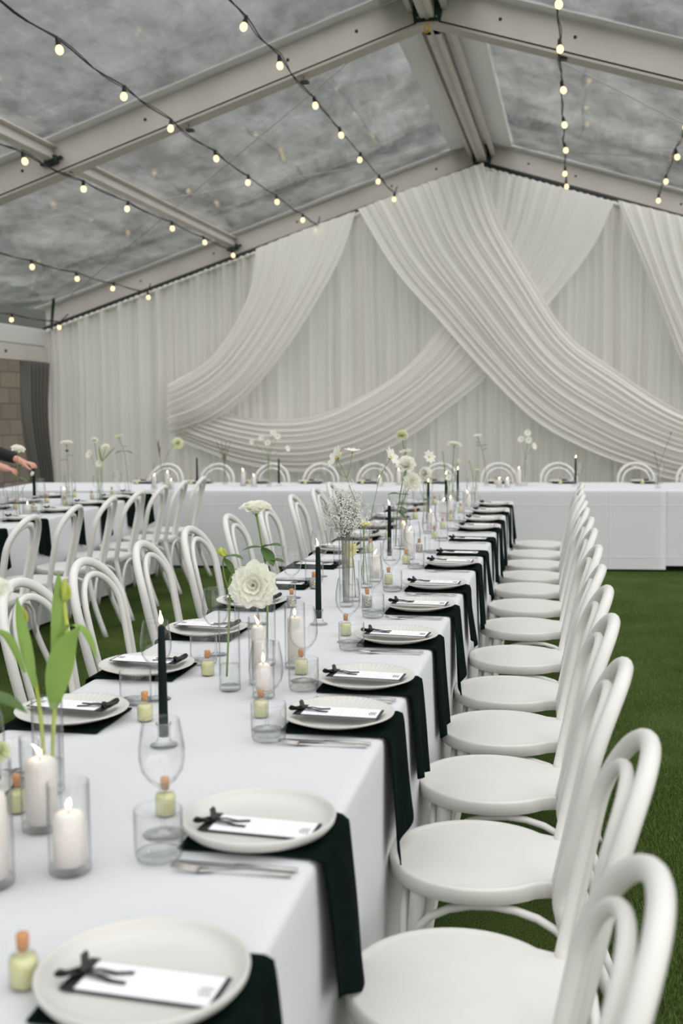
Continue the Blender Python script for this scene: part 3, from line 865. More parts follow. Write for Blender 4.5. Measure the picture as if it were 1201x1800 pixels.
def napkin(seed, drop, skew):
    def fn(u, v):
        wv = (v - 0.5)
        tot = 0.240 + drop
        s_ = u * tot
        w = 0.105 * (1 - 0.0 * u)
        if s_ < 0.235:
            x = -0.240 + s_; z = 0.0035 + 0.001 * sin(v * 9 + u * 5)
            k = 0
        else:
            d = s_ - 0.235
            aa = min(1, d / 0.02)
            x = -0.005 + 0.018 * sin(aa * pi / 2)
            z = 0.0035 - 0.010 * (1 - cos(aa * pi / 2)) - max(0, d - 0.016)
            k = min(1, d / drop)
            x += 0.010 * k * sin(v * 7 + seed * 2) + 0.016 * k + 0.005 * k * (seed % 3)
            z -= skew * k * wv * 0.09
        y = wv * 2 * w * (1 + 0.10 * k * (1 if seed % 2 else -0.5)) + skew * 0.03 * k
        if k > 0: y += 0.006 * sin(k * 5 + seed)
        return (x, y, z)
    b = MB(); b.grid(fn, 46, 16)
    return b.build('napkin', MT['napkin'], solid=0.004)
def fork():
    b = MB()
    b.tube([(-0.02, 0, 0.004), (0.03, 0, 0.006), (0.08, 0, 0.004), (0.105, 0, 0.003)], [0.0022, 0.003, 0.0042, 0.0048], 8, flat=0.4)
    b.tube([(-0.02, 0, 0.004), (-0.04, 0, 0.0035), (-0.052, 0, 0.003)], [0.003, 0.009, 0.0105], 8, flat=0.16)
    for k in range(4):
        y = -0.0085 + k * 0.0057
        b.tube([(-0.050, y, 0.0035), (-0.070, y, 0.005), (-0.094, y * 0.9, 0.009)], [0.0018, 0.0016, 0.0009], 6)
    return b.build('fork', MT['steel'])
def knife():
    b = MB()
    b.tube([(0.105, 0, 0.0035), (0.06, 0, 0.004), (0.0, 0, 0.0035)], [0.0048, 0.0045, 0.0035], 8, flat=0.5)
    b.add([(0.0, -0.004, 0.001), (0.0, 0.004, 0.001), (-0.09, 0.006, 0.001), (-0.112, -0.003, 0.001), (0.0, -0.004, 0.003), (0.0, 0.004, 0.003), (-0.09, 0.006, 0.002), (-0.112, -0.003, 0.0018)],
          [(0, 1, 2, 3), (7, 6, 5, 4), (0, 4, 5, 1), (1, 5, 6, 2), (2, 6, 7, 3), (3, 7, 4, 0)], False)
    return b.build('knife', MT['steel'])
def wine_glass():
    r = empty('wine_glass')
    pr = [(0.0055, 0.083), (0.012, 0.088), (0.026, 0.100), (0.0365, 0.117), (0.0405, 0.137), (0.0400, 0.158), (0.0365, 0.182), (0.0325, 0.205), (0.0320, 0.2065), (0.0312, 0.205), (0.0352, 0.182), (0.0387, 0.158), (0.0392, 0.137), (0.0352, 0.118), (0.0245, 0.102), (0.010, 0.092), (0.0, 0.0905)]
    MB().lathe(pr, 32).build('bowl', MT['glass'], r)
    MB().lathe([(0.0, 0.0), (0.036, 0.0), (0.0365, 0.0012), (0.030, 0.0022), (0.010, 0.0045), (0.0045, 0.010), (0.0036, 0.03), (0.0034, 0.06), (0.0045, 0.078), (0.0075, 0.086), (0, 0.088)], 28).build('stem', MT['glassb'], r)
    return r
def tumbler():
    r = empty('tumbler')
    MB().lathe([(0.0365, 0.004), (0.0395, 0.010), (0.0405, 0.03), (0.0405, 0.084), (0.0400, 0.0856), (0.0392, 0.084), (0.0392, 0.03), (0.0380, 0.013)], 32).build('wall', MT['glass'], r)
    MB().lathe([(0, 0.0), (0.030, 0.0), (0.0365, 0.003), (0.0385, 0.008), (0.0375, 0.0125), (0.030, 0.012), (0, 0.0095)], 32).build('base', MT['glassb'], r)
    return r
def favour(mt):
    def f():
        r = empty('favour_bottle')
        MB().lathe([(0, 0.0), (0.0165, 0.0), (0.0190, 0.003), (0.0192, 0.034), (0.0165, 0.042), (0.0085, 0.0475), (0.0078, 0.052), (0.0088, 0.056), (0.0075, 0.0565), (0.0068, 0.050)], 24).build('glass_body', MT['glass'], r)
        MB().lathe([(0, 0.002), (0.0155, 0.002), (0.0178, 0.004), (0.0180, 0.034), (0.0155, 0.0395), (0.0, 0.0395)], 20).build('contents', MT[mt], r)
        MB().lathe([(0, 0.048), (0.0066, 0.048), (0.0080, 0.058), (0.0086, 0.069), (0.0078, 0.0705), (0, 0.0705)], 12).build('cork', MT['cork'], r)
        return r
    return f
PP = {'pr': Proto(plate_ribbed), 'pp': Proto(plate_plain), 'menu': Proto(menu_card), 'fork': Proto(fork), 'knife': Proto(knife), 'wine': Proto(wine_glass),
      'tum': Proto(tumbler), 'fav': Proto(favour('lemon')), 'fav2': Proto(favour('beads'))}
NK = [Proto(lambda s=s, d=d, k=k: napkin(s, d, k)) for s, d, k in ((0, 0.25, 0.5), (1, 0.27, -0.4), (2, 0.24, 0.9), (3, 0.30, 0.3), (5, 0.30, 1.1))]

def setting(fx, ang_, where, key, i, plate='pr', nap=None, candy=False, yj=0.0, skip=()):
    g_ = ' ' + key
    def P(d, s): return fx(d, s)
    o_ = where
    a0 = ang_
    def go(k, d, s, lab, cat, z=TZ, rz=0.0, grp=None, sc=None, nm=None):
        if nm in skip: return None
        x, y = P(d, s)
        return put(PP[k] if isinstance(k, str) else k, x, y, z, a0 + rz, lab + ', ' + o_, cat, (grp or lab) + ' ' + key, scale=sc)
    J = random.uniform
    if nap is None: nap = random.randrange(4)
    go(NK[nap], 0.0, 0.0 + J(-.006, .006), 'black napkin', 'napkin', z=TZ, grp='black napkins', nm='napkin')
    zz = TZ + 0.007
    if plate:
        go(plate, 0.128, J(-.006, .006), 'plain off-white plate' if plate == 'pp' else 'ribbed off-white plate', 'plate', z=zz, rz=J(0, 3), grp='plates', nm='plate')
        zz += 0.0225 if plate == 'pr' else 0.0265
        zc = TZ + 0.007 + (0.0235 if plate == 'pr' else 0.0075)
    else: zc = zz + 0.001
    go('menu', 0.121 + (0.0 if plate else 0.01), -0.018 + J(-.004, .004), 'white menu card with black bow', 'menu', z=zc if plate != 'pr' else TZ + 0.0305, rz=J(-0.10, -0.02), grp='menu cards', nm='menu', sc=(0.98, 0.95, 1))
    go('knife', 0.125, -0.155 + yj, 'steel knife', 'knife', rz=J(-0.03, 0.03), grp='knives', nm='knife')
    go('fork', 0.130, -0.180 + yj, 'steel fork', 'fork', rz=J(0.0, 0.10), grp='forks', nm='fork')
    return go
# centre table, right row
ysr = [1.254, 1.791, 2.47, 2.841, 3.404, 3.963, 4.463, 5.122, 5.604, 6.23, 6.75, 7.25, 7.84, 8.45]
wine_r = {1: (-0.682, 1.745), 2: (-0.672, 2.39), 3: (-0.694, 2.85), 4: (-0.671, 3.37), 5: (-0.688, 3.92), 6: (-0.704, 4.48), 7: (-0.71, 5.18)}
tum_r = {1: (-0.652, 1.645), 2: (-0.645, 2.31), 3: (-0.671, 2.755), 4: (-0.639, 3.26), 5: (-0.664, 3.795), 6: (-0.683, 4.37), 7: (-0.674, 5.03), 8: (-0.665, 5.61)}
fav_r = {0: (-0.678, 1.232), 1: (-0.712, 1.835), 2: (-0.714, 2.49), 3: (-0.72, 2.93), 4: (-0.70, 3.475), 5: (-0.722, 4.0), 6: (-0.729, 4.56), 7: (-0.741, 5.18)}
for i, y in enumerate(ysr):
    w = '%s place from camera, right side of centre table' % ORD[i]
    plate = 'pp' if i < 2 else (None if i in (8, 9) else 'pr')
    go = setting(lambda d, s, y=y: (TX1 - d, y + s), 0.0, w, 'on the right of the centre table', i, plate, nap=[0, 4, 1, 0, 3, 1, 2, 3, 2, 0, 1, 3, 0, 1][i], yj=0.0 if i != 1 else -0.0)
    ex, key = TX1, 'on the right of the centre table'
    wx, wy = wine_r.get(i, (-0.70 + random.uniform(-.015, .015), y + 0.06))
    tx, ty = tum_r.get(i, (-0.668 + random.uniform(-.01, .01), y - 0.08))
    fx, fy = fav_r.get(i, (-0.73 + random.uniform(-.01, .01), y + 0.03))
    if i == 0: wx, wy, tx, ty = -0.80, 1.30, -0.74, 1.10
    put(PP['wine'], wx, wy, TZ, 0, 'clear stemmed wine glass, ' + w, 'wine glass', 'wine glasses ' + key)
    put(PP['tum'], tx, ty, TZ, 0, 'clear straight tumbler, ' + w, 'tumbler', 'tumblers ' + key)
    cd = i in (5, 8)
    put(PP['fav2' if cd else 'fav'], fx, fy, TZ, 0, ('tiny corked bottle of coloured sweets, ' if cd else 'tiny corked bottle of lemon drink, ') + w, 'bottle', 'favour bottles ' + key)
# centre table, left row
ysl = [1.82, 2.388, 2.877, 3.41, 3.95, 4.45, 5.05, 5.6, 6.2, 6.8, 7.4, 8.0, 8.55]
for i, y in enumerate(ysl):
    w = '%s place from camera, left side of centre table' % ORD[i]
    go = setting(lambda d, s, y=y: (TX0 + d, y - s), pi, w, 'on the left of the centre table', i, 'pr' if i not in (5, 6) else None)
    key = 'on the left of the centre table'
    cd = i in (4, 5)
    wx, wy = {1: (-1.025, 2.60), 2: (-1.035, 3.12), 4: (-1.055, 4.15), 5: (-1.07, 4.72)}.get(i, (-1.04, y - 0.05 + 0.25 * (i == 3)))
    tx, ty = {1: (-1.063, 2.55), 2: (-1.033, 3.0)}.get(i, (-1.06, y + 0.12))
    fx, fy = {1: (-0.982, 2.41), 2: (-0.978, 2.87), 3: (-0.985, 3.405), 4: (-1.005, 3.95), 5: (-1.02, 4.39)}.get(i, (-0.99, y - 0.02))
    put(PP['wine'], wx, wy, TZ, 0, 'clear stemmed wine glass, ' + w, 'wine glass', 'wine glasses ' + key)
    put(PP['tum'], tx, ty, TZ, 0, 'clear straight tumbler, ' + w, 'tumbler', 'tumblers ' + key)
    put(PP['fav2' if cd else 'fav'], fx, fy, TZ, 0, ('tiny corked bottle of coloured sweets, ' if cd else 'tiny corked bottle of lemon drink, ') + w, 'bottle', 'favour bottles ' + key)
# left-hand table, both sides
for side in (0, 1):
    for i, y in enumerate([6.3, 6.95, 7.6, 8.2, 8.8, 9.3] if side == 0 else [6.6, 7.2, 7.8, 8.4, 9.0]):
        w = '%s place from camera, %s side of left-hand table' % (ORD[i], ('near', 'far')[side])
        key = 'on the %s side of the left-hand table' % ('near', 'far')[side]
        if side == 0: fn_ = lambda d, s, y=y: lt(-d, y + s); an = LA
        else: fn_ = lambda d, s, y=y: lt(-0.9 + d, y - s); an = pi + LA
        go = setting(fn_, an, w, key, i, 'pr')
        for k, dd, ss, lb, ct, gr in (('wine', 0.30, 0.06, 'clear stemmed wine glass', 'wine glass', 'wine glasses'), ('tum', 0.27, -0.08, 'clear straight tumbler', 'tumbler', 'tumblers'), ('fav', 0.33, 0.0, 'tiny corked bottle of lemon drink', 'bottle', 'favour bottles')):
            x_, y_ = fn_(dd, ss)
            put(PP[k], x_, y_, TZ, 0, lb + ', ' + w, ct, gr + ' ' + key)
# head table: settings on its far side
for i, x in enumerate(hx):
    w = '%s place from the left of the head table' % ORD[i]
    key = 'on the head table'
    def fn_(d, s, x=x): return x - s * 1.0, 10.22 + HA * (x - s) + 1.14 - d
    setting(fn_, pi / 2 + HA, w, key, i, 'pr', skip=('knife', 'fork'))
    for k, dd, ss, lb, ct, gr in (('wine', 0.20, -0.16, 'clear stemmed wine glass', 'wine glass', 'wine glasses'), ('tum', 0.26, -0.10, 'clear straight tumbler', 'tumbler', 'tumblers'), ('fav', 0.30, 0.02, 'tiny corked bottle of lemon drink', 'bottle', 'favour bottles')):
        x_, y_ = fn_(dd, ss)
        put(PP[k], x_, y_, TZ + 0.001, 0, lb + ', ' + w, ct, gr + ' ' + key)

# ------------------------------------------------------------ candles
def flame(b, x, y, z, h=0.024, lean=0.0):
    prof = [(0, 0), (0.0028, 0.003), (0.0042, 0.008), (0.0036, 0.013), (0.0018, 0.019), (0, h)]
    s0 = len(b.v); b.lathe(prof, 10, (x, y, z))
    for i in range(s0, len(b.v)):
        vx, vy, vz = b.v[i]; b.v[i] = (vx + lean * (vz - z) * 6 * (vz - z) / h, vy, vz)
def taper(h=0.25, lit=True):
    def f():
        r = empty('taper_candle')
        z0 = 0.022
        MB().lathe([(0, z0), (0.0105, z0), (0.0108, z0 + 0.02), (0.0095, z0 + h * 0.6), (0.0078, z0 + h - 0.004), (0.005, z0 + h), (0, z0 + h - 0.001)], 16).build('wax_stick', MT['taper'], r)
        MB().tube([(0, 0, z0 + h - 0.002), (0, 0, z0 + h + 0.007)], 0.0009, 5).build('wick', MT['wick'], r)
        if lit:
            b = MB(); flame(b, 0, 0, z0 + h + 0.003, 0.030, 0.05); b.build('flame', MT['flame'], r)
        return r
    return f
def holder():
    r = empty('candle_holder')
    MB().lathe([(0, 0), (0.030, 0), (0.031, 0.003), (0.018, 0.008), (0.0145, 0.020), (0.0150, 0.040), (0.0180, 0.052), (0.0165, 0.053), (0.0125, 0.042), (0.0115, 0.021), (0, 0.020)], 24).build('glass_cup', MT['glassb'], r)
    return r
def cyl(h, rad, name='glass_cylinder'):
    def f():
        r = empty(name)
        MB().lathe([(rad, 0.004), (rad, h - 0.001), (rad - 0.0008, h), (rad - 0.0018, h - 0.001), (rad - 0.0018, 0.012)], 36).build('glass_wall', MT['glass'], r)
        MB().lathe([(0, 0), (rad - 0.004, 0), (rad - 0.0004, 0.003), (rad - 0.0004, 0.010), (rad - 0.004, 0.014), (0, 0.012)], 36).build('glass_base', MT['glassb'], r)
        return r
    return f
def pillar(h, rad=0.024, fh=0.024):
    def f():
        r = empty('pillar_candle')
        MB().lathe([(0, 0), (rad, 0), (rad, h - 0.012), (rad * 0.93, h - 0.004), (rad * 0.7, h), (rad * 0.4, h - 0.001), (0, h - 0.004)], 28).build('wax', MT['wax'], r)
        MB().tube([(0, 0, h - 0.004), (0.001, 0, h + 0.007)], 0.0009, 5).build('wick', MT['wick'], r)
        b = MB(); flame(b, 0, 0, h + 0.004, fh, 0.1); b.build('flame', MT['flame'], r)
        return r
    return f
TPR, HPR = Proto(taper(0.25)), Proto(holder)
TPU = Proto(taper(0.25, False))
tapers = [(-0.865, 2.229, 'beside the nearest wine glasses'), (-0.830, 3.64, 'between the dahlia vase and the gypsophila vase'), (-0.842, 5.30, 'just left of the rose with dark leaves'),
          (-0.868, 7.10, 'behind the rose with dark leaves'), (-0.815, 8.60, 'near the far end of the centre table'), (-0.84, 7.95, 'behind the cosmos near the far end')]
for x, y, w in tapers:
    put(HPR, x, y, TZ, 0, 'clear glass candle holder ' + w, 'candle holder', 'taper holders on the centre table')
    put(TPR, x, y, TZ, random.uniform(0, 6), 'lit black taper candle ' + w, 'candle', 'black tapers on the centre table')
for x, y, w, lit in ((0.125, 10.80, 'right of centre on the head table', True), (-2.815, 10.6, 'on the left half of the head table', False), (-3.754, 10.8, 'near the left end of the head table', False)):
    put(HPR, x, y, TZ + 0.001, 0, 'clear glass candle holder ' + w, 'candle holder', 'taper holders on the head table')
    put(TPR if lit else TPU, x, y, TZ + 0.001, 0, ('lit' if lit else 'unlit') + ' black taper candle ' + w, 'candle', 'black tapers on the head table')
def jar(x, y, ch, rad_c, gh, gr, w, frame=TZ, fh=0.024, nm='pillar candle', lift=0.0):
    c = Proto(cyl(gh, gr)); put(c, x, y, frame, 0, 'clear glass cylinder holding a candle, ' + w, 'glass cylinder', 'glass cylinders with candles')
    p = Proto(pillar(ch, rad_c, fh)); put(p, x, y, frame + 0.0145 + lift, random.uniform(0, 6), 'lit ivory %s, ' % nm + w, 'candle', 'ivory candles in glass')
jar(-0.775, 1.57, 0.085, 0.026, 0.150, 0.034, 'nearest the first plates, rightmost of the front cluster')
jar(-0.875, 1.50, 0.135, 0.027, 0.200, 0.036, 'tallest of the front cluster at the left edge')
jar(-0.905, 1.73, 0.115, 0.028, 0.170, 0.036, 'behind the tall one in the front cluster')
jar(-0.808, 2.80, 0.145, 0.019, 0.185, 0.027, 'right of the dahlia vase')
jar(-0.755, 2.66, 0.075, 0.020, 0.150, 0.029, 'short one seen through a wine glass')
jar(-0.755, 3.00, 0.135, 0.022, 0.190, 0.030, 'behind the dahlia bloom')
jar(-0.80, 4.62, 0.10, 0.021, 0.17, 0.030, 'beside the yellow flower stems')
jar(-0.75, 5.35, 0.125, 0.021, 0.15, 0.028, 'behind a wine glass at mid table')
jar(-0.83, 5.75, 0.11, 0.021, 0.17, 0.030, 'behind the rose stem at mid table')
jar(-0.79, 6.6, 0.10, 0.021, 0.16, 0.030, 'far down the centre table, behind the fourth taper')
jar(-0.74, 7.3, 0.13, 0.021, 0.18, 0.030, 'far down the centre table, left of the plates')
jar(-0.82, 7.6, 0.09, 0.021, 0.16, 0.030, 'far down the centre table, beside the sixth taper')
jar(-0.70, 8.2, 0.10, 0.021, 0.16, 0.030, 'near the far end of the centre table')
for k, (x, y, h, w) in enumerate(((-3.90, 9.95, 0.115, 'head table left cluster, left one'), (-3.80, 10.05, 0.14, 'head table left cluster, tallest'), (-3.72, 9.93, 0.07, 'head table left cluster, lowest'),
                      (-3.16, 10.50, 0.14, 'left of the head table cosmos spray'), (-3.02, 10.40, 0.09, 'low one left of the head table cosmos'), (-3.20, 10.62, 0.11, 'rear one left of the head table cosmos'),
                      (-1.62, 10.8, 0.13, 'head table centre, left of a pair'), (-1.52, 10.85, 0.13, 'head table centre, right of a pair'), (-1.78, 10.6, 0.07, 'head table centre, low one'),
                      (-0.60, 10.55, 0.06, 'head table right cluster, left one'), (-0.52, 10.50, 0.06, 'head table right cluster, right one'), (-0.42, 10.75, 0.15, 'head table right cluster, tallest'),
                      (1.16, 10.7, 0.13, 'head table, at the right edge of the view'))):
    jar(x, y, h, 0.022, h + 0.04, 0.030, w, TZ + 0.001)
for k, (x, y, h, w) in enumerate(((-4.02, 8.25, 0.10, 'left-hand table, beside the single rose'), (-3.93, 7.45, 0.05, 'left-hand table, low floating one'))):
    jar(x, y, h, 0.022, h + 0.05, 0.030, w)

# ------------------------------------------------------------ flowers
def orient(d):
    d = Vector(d).normalized()
    return d.to_track_quat('Z', 'Y').to_matrix().to_4x4()
def petal(b, M_, length, width, tilt, az, cup=0.3, curl=0.0, r0=0.004, wav=0.0, z0=0.0, nu=6, nv=5, notch=0.0):
    """tilt: 0 = straight up, pi/2 = horizontal"""
    vs = []
    for i in range(nu):
        u = i / (nu - 1)
        t_ = tilt + curl * u
        # position along a bent line
        rr = r0 + length * (u * sin(tilt + curl * u * 0.5))
        zz = z0 + length * (u * cos(tilt + curl * u * 0.5))
        w = width * 0.5 * (sin(pi * (0.12 + 0.80 * u) ** 0.8) ** 0.7) * (1 if u < 0.99 else 0.55)
        for j in range(nv):
            v = (j / (nv - 1) - 0.5) * 2
            lift = cup * w * v * v
            wv = wav * sin(v * 7 + az * 3 + u * 4) * u
            x = rr - lift * cos(t_) * 1.0 + wv
            z = zz + lift * sin(t_) + wv - (notch * (1 - abs(v)) * u * u)
            y = w * v
            p = Vector((x * cos(az) - y * sin(az), x * sin(az) + y * cos(az), z))
            vs.append(M_ @ p)
    fs = [(i * nv + j, (i + 1) * nv + j, (i + 1) * nv + j + 1, i * nv + j + 1) for i in range(nu - 1) for j in range(nv - 1)]
    b.add(vs, fs)
def head_rose(b, M_, R, rnd):
    lay = [(3, 0.35, 0.10, 0.62), (4, 0.5, 0.25, 0.72), (5, 0.66, 0.45, 0.82), (6, 0.82, 0.68, 0.95), (7, 1.0, 0.95, 1.0), (7, 1.05, 1.2, 1.0)]
    for li, (n_, l_, tl, wd) in enumerate(lay):
        for k in range(n_):
            az = 2 * pi * k / n_ + li * 0.7 + rnd.uniform(-.2, .2)
            petal(b, M_, R * 1.0 * l_, R * wd * 1.1, tl * 0.62, az, cup=0.6, curl=0.25 + 0.14 * li, r0=R * 0.03 * li, wav=R * 0.02, z0=R * 0.12 * (5 - li) * 0.4)
def head_dahlia(b, M_, R, rnd, n0=7):
    for li, (n_, l_, tl) in enumerate(((5, 0.35, 0.15), (8, 0.55, 0.5), (10, 0.75, 0.85), (11, 0.95, 1.15), (11, 1.03, 1.4))):
        for k in range(n_):
            az = 2 * pi * k / n_ + li * 0.4 + rnd.uniform(-.15, .15)
            petal(b, M_, R * l_ * rnd.uniform(.92, 1.05), R * (0.55 + 0.09 * li), tl * 0.9, az, cup=0.22, curl=0.35, r0=R * 0.05, wav=R * 0.03, z0=R * 0.06 * (4 - li), notch=R * 0.05)
def head_flat(b, M_, R, n_, rnd, w=0.55, tilt=1.25, layers=1):
    for li in range(layers):
        for k in range(n_):
            az = 2 * pi * (k + 0.5 * li) / n_ + rnd.uniform(-.06, .06)
            petal(b, M_, R * (1 - 0.18 * li), R * w, tilt - 0.2 * li, az, cup=0.15, curl=0.15, r0=R * 0.12, wav=R * 0.012, z0=0.001 * li)
def leaf_mesh(b, p, d, size, w=0.55, droop=0.4):
    d = Vector(d).normalized(); sx = d.cross(Vector((0, 0, 1)))
    if sx.length < 0.1: sx = Vector((1, 0, 0))
    sx.normalize(); up = sx.cross(d)
    p = Vector(p)
    vs = []
    for i in range(8):
        u = i / 7
        c = p + d * (size * u) - Vector((0, 0, 1)) * (droop * size * u * u)
        ww = size * w * 0.5 * sin(pi * min(1, 0.03 + u * 0.97)) ** 0.75
        for v in (-1, -0.5, 0, 0.5, 1):
            vs.append(c + sx * (ww * v) + up * (abs(v) * ww * 0.25))
    b.add(vs, [(i * 5 + j, (i + 1) * 5 + j, (i + 1) * 5 + j + 1, i * 5 + j + 1) for i in range(7) for j in range(4)])
def flower(name, base, stems, label, group=None, seed=1):
    """stems: list of dict(p=[points], head=(kind,R,dir,mat), leaves=[(i_frac, dir, size)], r=radius)"""
    rnd = random.Random(seed)
    r = empty(name, rt(*base), A)
    B = Vector(base)
    for st in stems:
        pts = [Vector(p) - B for p in st['p']]
        cr = cat_rom(pts, 6) if len(pts) > 2 else pts
        MB().tube(cr, st.get('r', 0.0022), 6).build('stem', st.get('sm', MT['stem']), r)
        for (fr_, d, sz) in st.get('leaves', []):
            q = cr[int(fr_ * (len(cr) - 1))]
            b = MB(); leaf_mesh(b, q, d, sz, st.get('lw', 0.55), st.get('ld', 0.35))
            b.build('leaf', st.get('lm', MT['leaf']), r)
        for (kind, R, d, mt, *off) in st.get('heads', []):
            q = cr[-1] if not off else Vector(off[0]) - B
            M_ = Matrix.Translation(q) @ orient(d)
            b = MB()
            if kind == 'rose': head_rose(b, M_, R, rnd)
            elif kind == 'dahlia': head_dahlia(b, M_, R, rnd)
            elif kind == 'cosmos': head_flat(b, M_, R, 8, rnd, 0.62, 1.2)
            elif kind == 'daisy': head_flat(b, M_, R, 14, rnd, 0.34, 1.3, 2)
            elif kind == 'disc': head_flat(b, M_, R, 13, rnd, 0.42, 1.25, 3)
            elif kind == 'ball':
                for li in range(6):
                    for k in range(8 + li): petal(b, M_, R * 0.95, R * 0.6, 0.15 + li * 0.32, 2 * pi * k / (8 + li) + li, cup=0.4, curl=0.3, r0=R * 0.02, wav=R * 0.03, z0=-R * 0.2)
            elif kind == 'tulip':
                for k in range(6): petal(b, M_, R * 2.1, R * 1.25, 0.42, pi / 3 * k, cup=0.9, curl=-0.75, r0=R * 0.10, z0=0, nu=8)
            elif kind == 'bud':
                for k in range(5): petal(b, M_, R * 1.6, R * 1.2, 0.5, 2 * pi / 5 * k, cup=0.9, curl=-0.5, r0=R * 0.15)
            bl = b.build('bloom', mt, r)
            if kind == 'dahlia':
                e = MB(); rr_ = random.Random(2)
                for _ in range(14): e.ball((rr_.uniform(-.09, .09) * R, rr_.uniform(-.09, .09) * R, R * rr_.uniform(.10, .22)), R * 0.035, 6, 4)
                e.v = [tuple(M_ @ Vector(v)) for v in e.v]
                e.build('flower_eye', MT['petaly'], bl)
            if kind in ('cosmos', 'daisy', 'disc'):
                e = MB(); e.ball((0, 0, 0), R * 0.17, 10, 6, 0.6); e.v = [tuple(M_ @ Vector(v)) for v in e.v]
                e.build('flower_eye', MT['yolk'], bl)
            e = MB()
            for k in range(5): leaf_mesh(e, M_ @ Vector((0, 0, -R * 0.02)), (M_.to_3x3() @ Vector((cos(k * 1.256), sin(k * 1.256), 0.1))), R * 0.38, 0.4, 0.1)
            e.tube([M_ @ Vector((0, 0, -R * 0.22)), M_ @ Vector((0, 0, -R * 0.04))], [R * 0.07, R * 0.12], 8)
            e.build('sepal', MT['stem'], bl)
    tag(r, label, 'flower', group)
    return r
def vase(x, y, h, rad, w, fill=0.35, z=TZ):
    v = Proto(cyl(h, rad, 'bud_vase'))
    o = put(v, x, y, z, 0, 'clear glass cylinder vase ' + w, 'vase', 'clear flower vases')
    MB().lathe([(0, 0.015), (rad - 0.003, 0.015), (rad - 0.003, h * fill), (0, h * fill)], 28).build('water', MT['water'], o)
P_, PG, PY = MT['petal'], MT['petalg'], MT['petaly']
# tulips (left foreground)
vase(-0.978, 1.903, 0.188, 0.030, 'with tulips in the left foreground')
flower('tulip', (-0.975, 1.905, TZ + .015), [dict(p=[(-0.975, 1.905, .767), (-0.962, 1.91, 0.94), (-0.945, 1.93, 1.05), (-0.957, 1.95, 1.125)], r=0.0045, sm=MT['tulip'], heads=[('tulip', 0.020, (0.05, 0, 1), MT['tulip'])])],
       'green-yellow tulip in the left foreground vase, the taller bloom', 'tulips in the foreground vase')
flower('tulip', (-0.985, 1.90, TZ + .015), [dict(p=[(-0.985, 1.90, .767), (-0.995, 1.91, 0.90), (-1.020, 1.93, 1.00), (-1.047, 1.95, 1.075)], r=0.0045, sm=MT['tulip'], heads=[('tulip', 0.018, (-0.1, 0, 1), MT['tulip'])])],
       'green-yellow tulip leaning left in the foreground vase, the lower bloom', 'tulips in the foreground vase')
def blade(label, pts, w, seed):
    r = empty('tulip_leaf', rt(*pts[0]), A)
    B = Vector(pts[0]); cr = resample([tuple(Vector(p) - B) for p in pts], 16)
    b = MB(); vs = []
    for i, c in enumerate(cr):
        u = i / 15
        ww = w * (sin(pi * (0.06 + 0.93 * u)) ** 0.8)
        for v in (-1, -.5, 0, .5, 1): vs.append((c.x + ww * v * 0.8, c.y + ww * v * 0.5 - 0.3 * ww * (1 - abs(v)), c.z + ww * abs(v) * 0.3))
    b.add(vs, [(i * 5 + j, (i + 1) * 5 + j, (i + 1) * 5 + j + 1, i * 5 + j + 1) for i in range(15) for j in range(4)])
    b.build('blade', MT['tleaf'], r); tag(r, label, 'leaf', 'tulip leaves in the foreground vase')
blade('broad green tulip leaf standing under the taller tulip', [(-0.962, 1.90, .92), (-0.945, 1.90, 1.0), (-0.930, 1.90, 1.05), (-0.903, 1.90, 1.085)], 0.028, 1)
blade('upright green tulip leaf wrapped close behind the taller tulip', [(-0.972, 1.92, .92), (-0.962, 1.93, 1.02), (-0.965, 1.94, 1.12), (-0.962, 1.94, 1.185)], 0.017, 2)
blade('narrow green tulip leaf arching right below the bloom', [(-0.955, 1.91, 1.06), (-0.925, 1.91, 1.085), (-0.895, 1.91, 1.07), (-0.872, 1.91, 1.02)], 0.009, 3)
blade('green tulip leaf beside the lower tulip', [(-1.00, 1.90, .96), (-1.018, 1.91, 1.02), (-1.035, 1.92, 1.08), (-1.042, 1.92, 1.135)], 0.013, 4)
blade('thin green tulip leaf bending left out of view', [(-1.02, 1.90, .99), (-1.045, 1.88, 1.065), (-1.08, 1.86, 1.075), (-1.13, 1.84, 1.04)], 0.010, 5)
vase(-0.975, 1.62, 0.19, 0.028, 'at the left edge of the foreground')
flower('rose', (-0.975, 1.62, TZ + .015), [dict(p=[(-0.975, 1.62, .767), (-0.97, 1.62, .97), (-0.945, 1.61, 1.10), (-0.925, 1.60, 1.19)], r=0.003, lw=0.62,
        leaves=[(0.45, (0.9, 0.2, 0.0), 0.09), (0.45, (-0.9, 0.1, 0.3), 0.08), (0.6, (0.3, 0, 0.4), 0.06)], heads=[('rose', 0.040, (0.1, -0.2, 1), P_)]),
        dict(p=[(-0.97, 1.62, .767), (-0.94, 1.62, .88), (-0.912, 1.60, .935)], heads=[('ball', 0.022, (0, -0.4, 1), PG)])],
       'white rose with dark leaves and a pale green bloom at the left edge', seed=5)
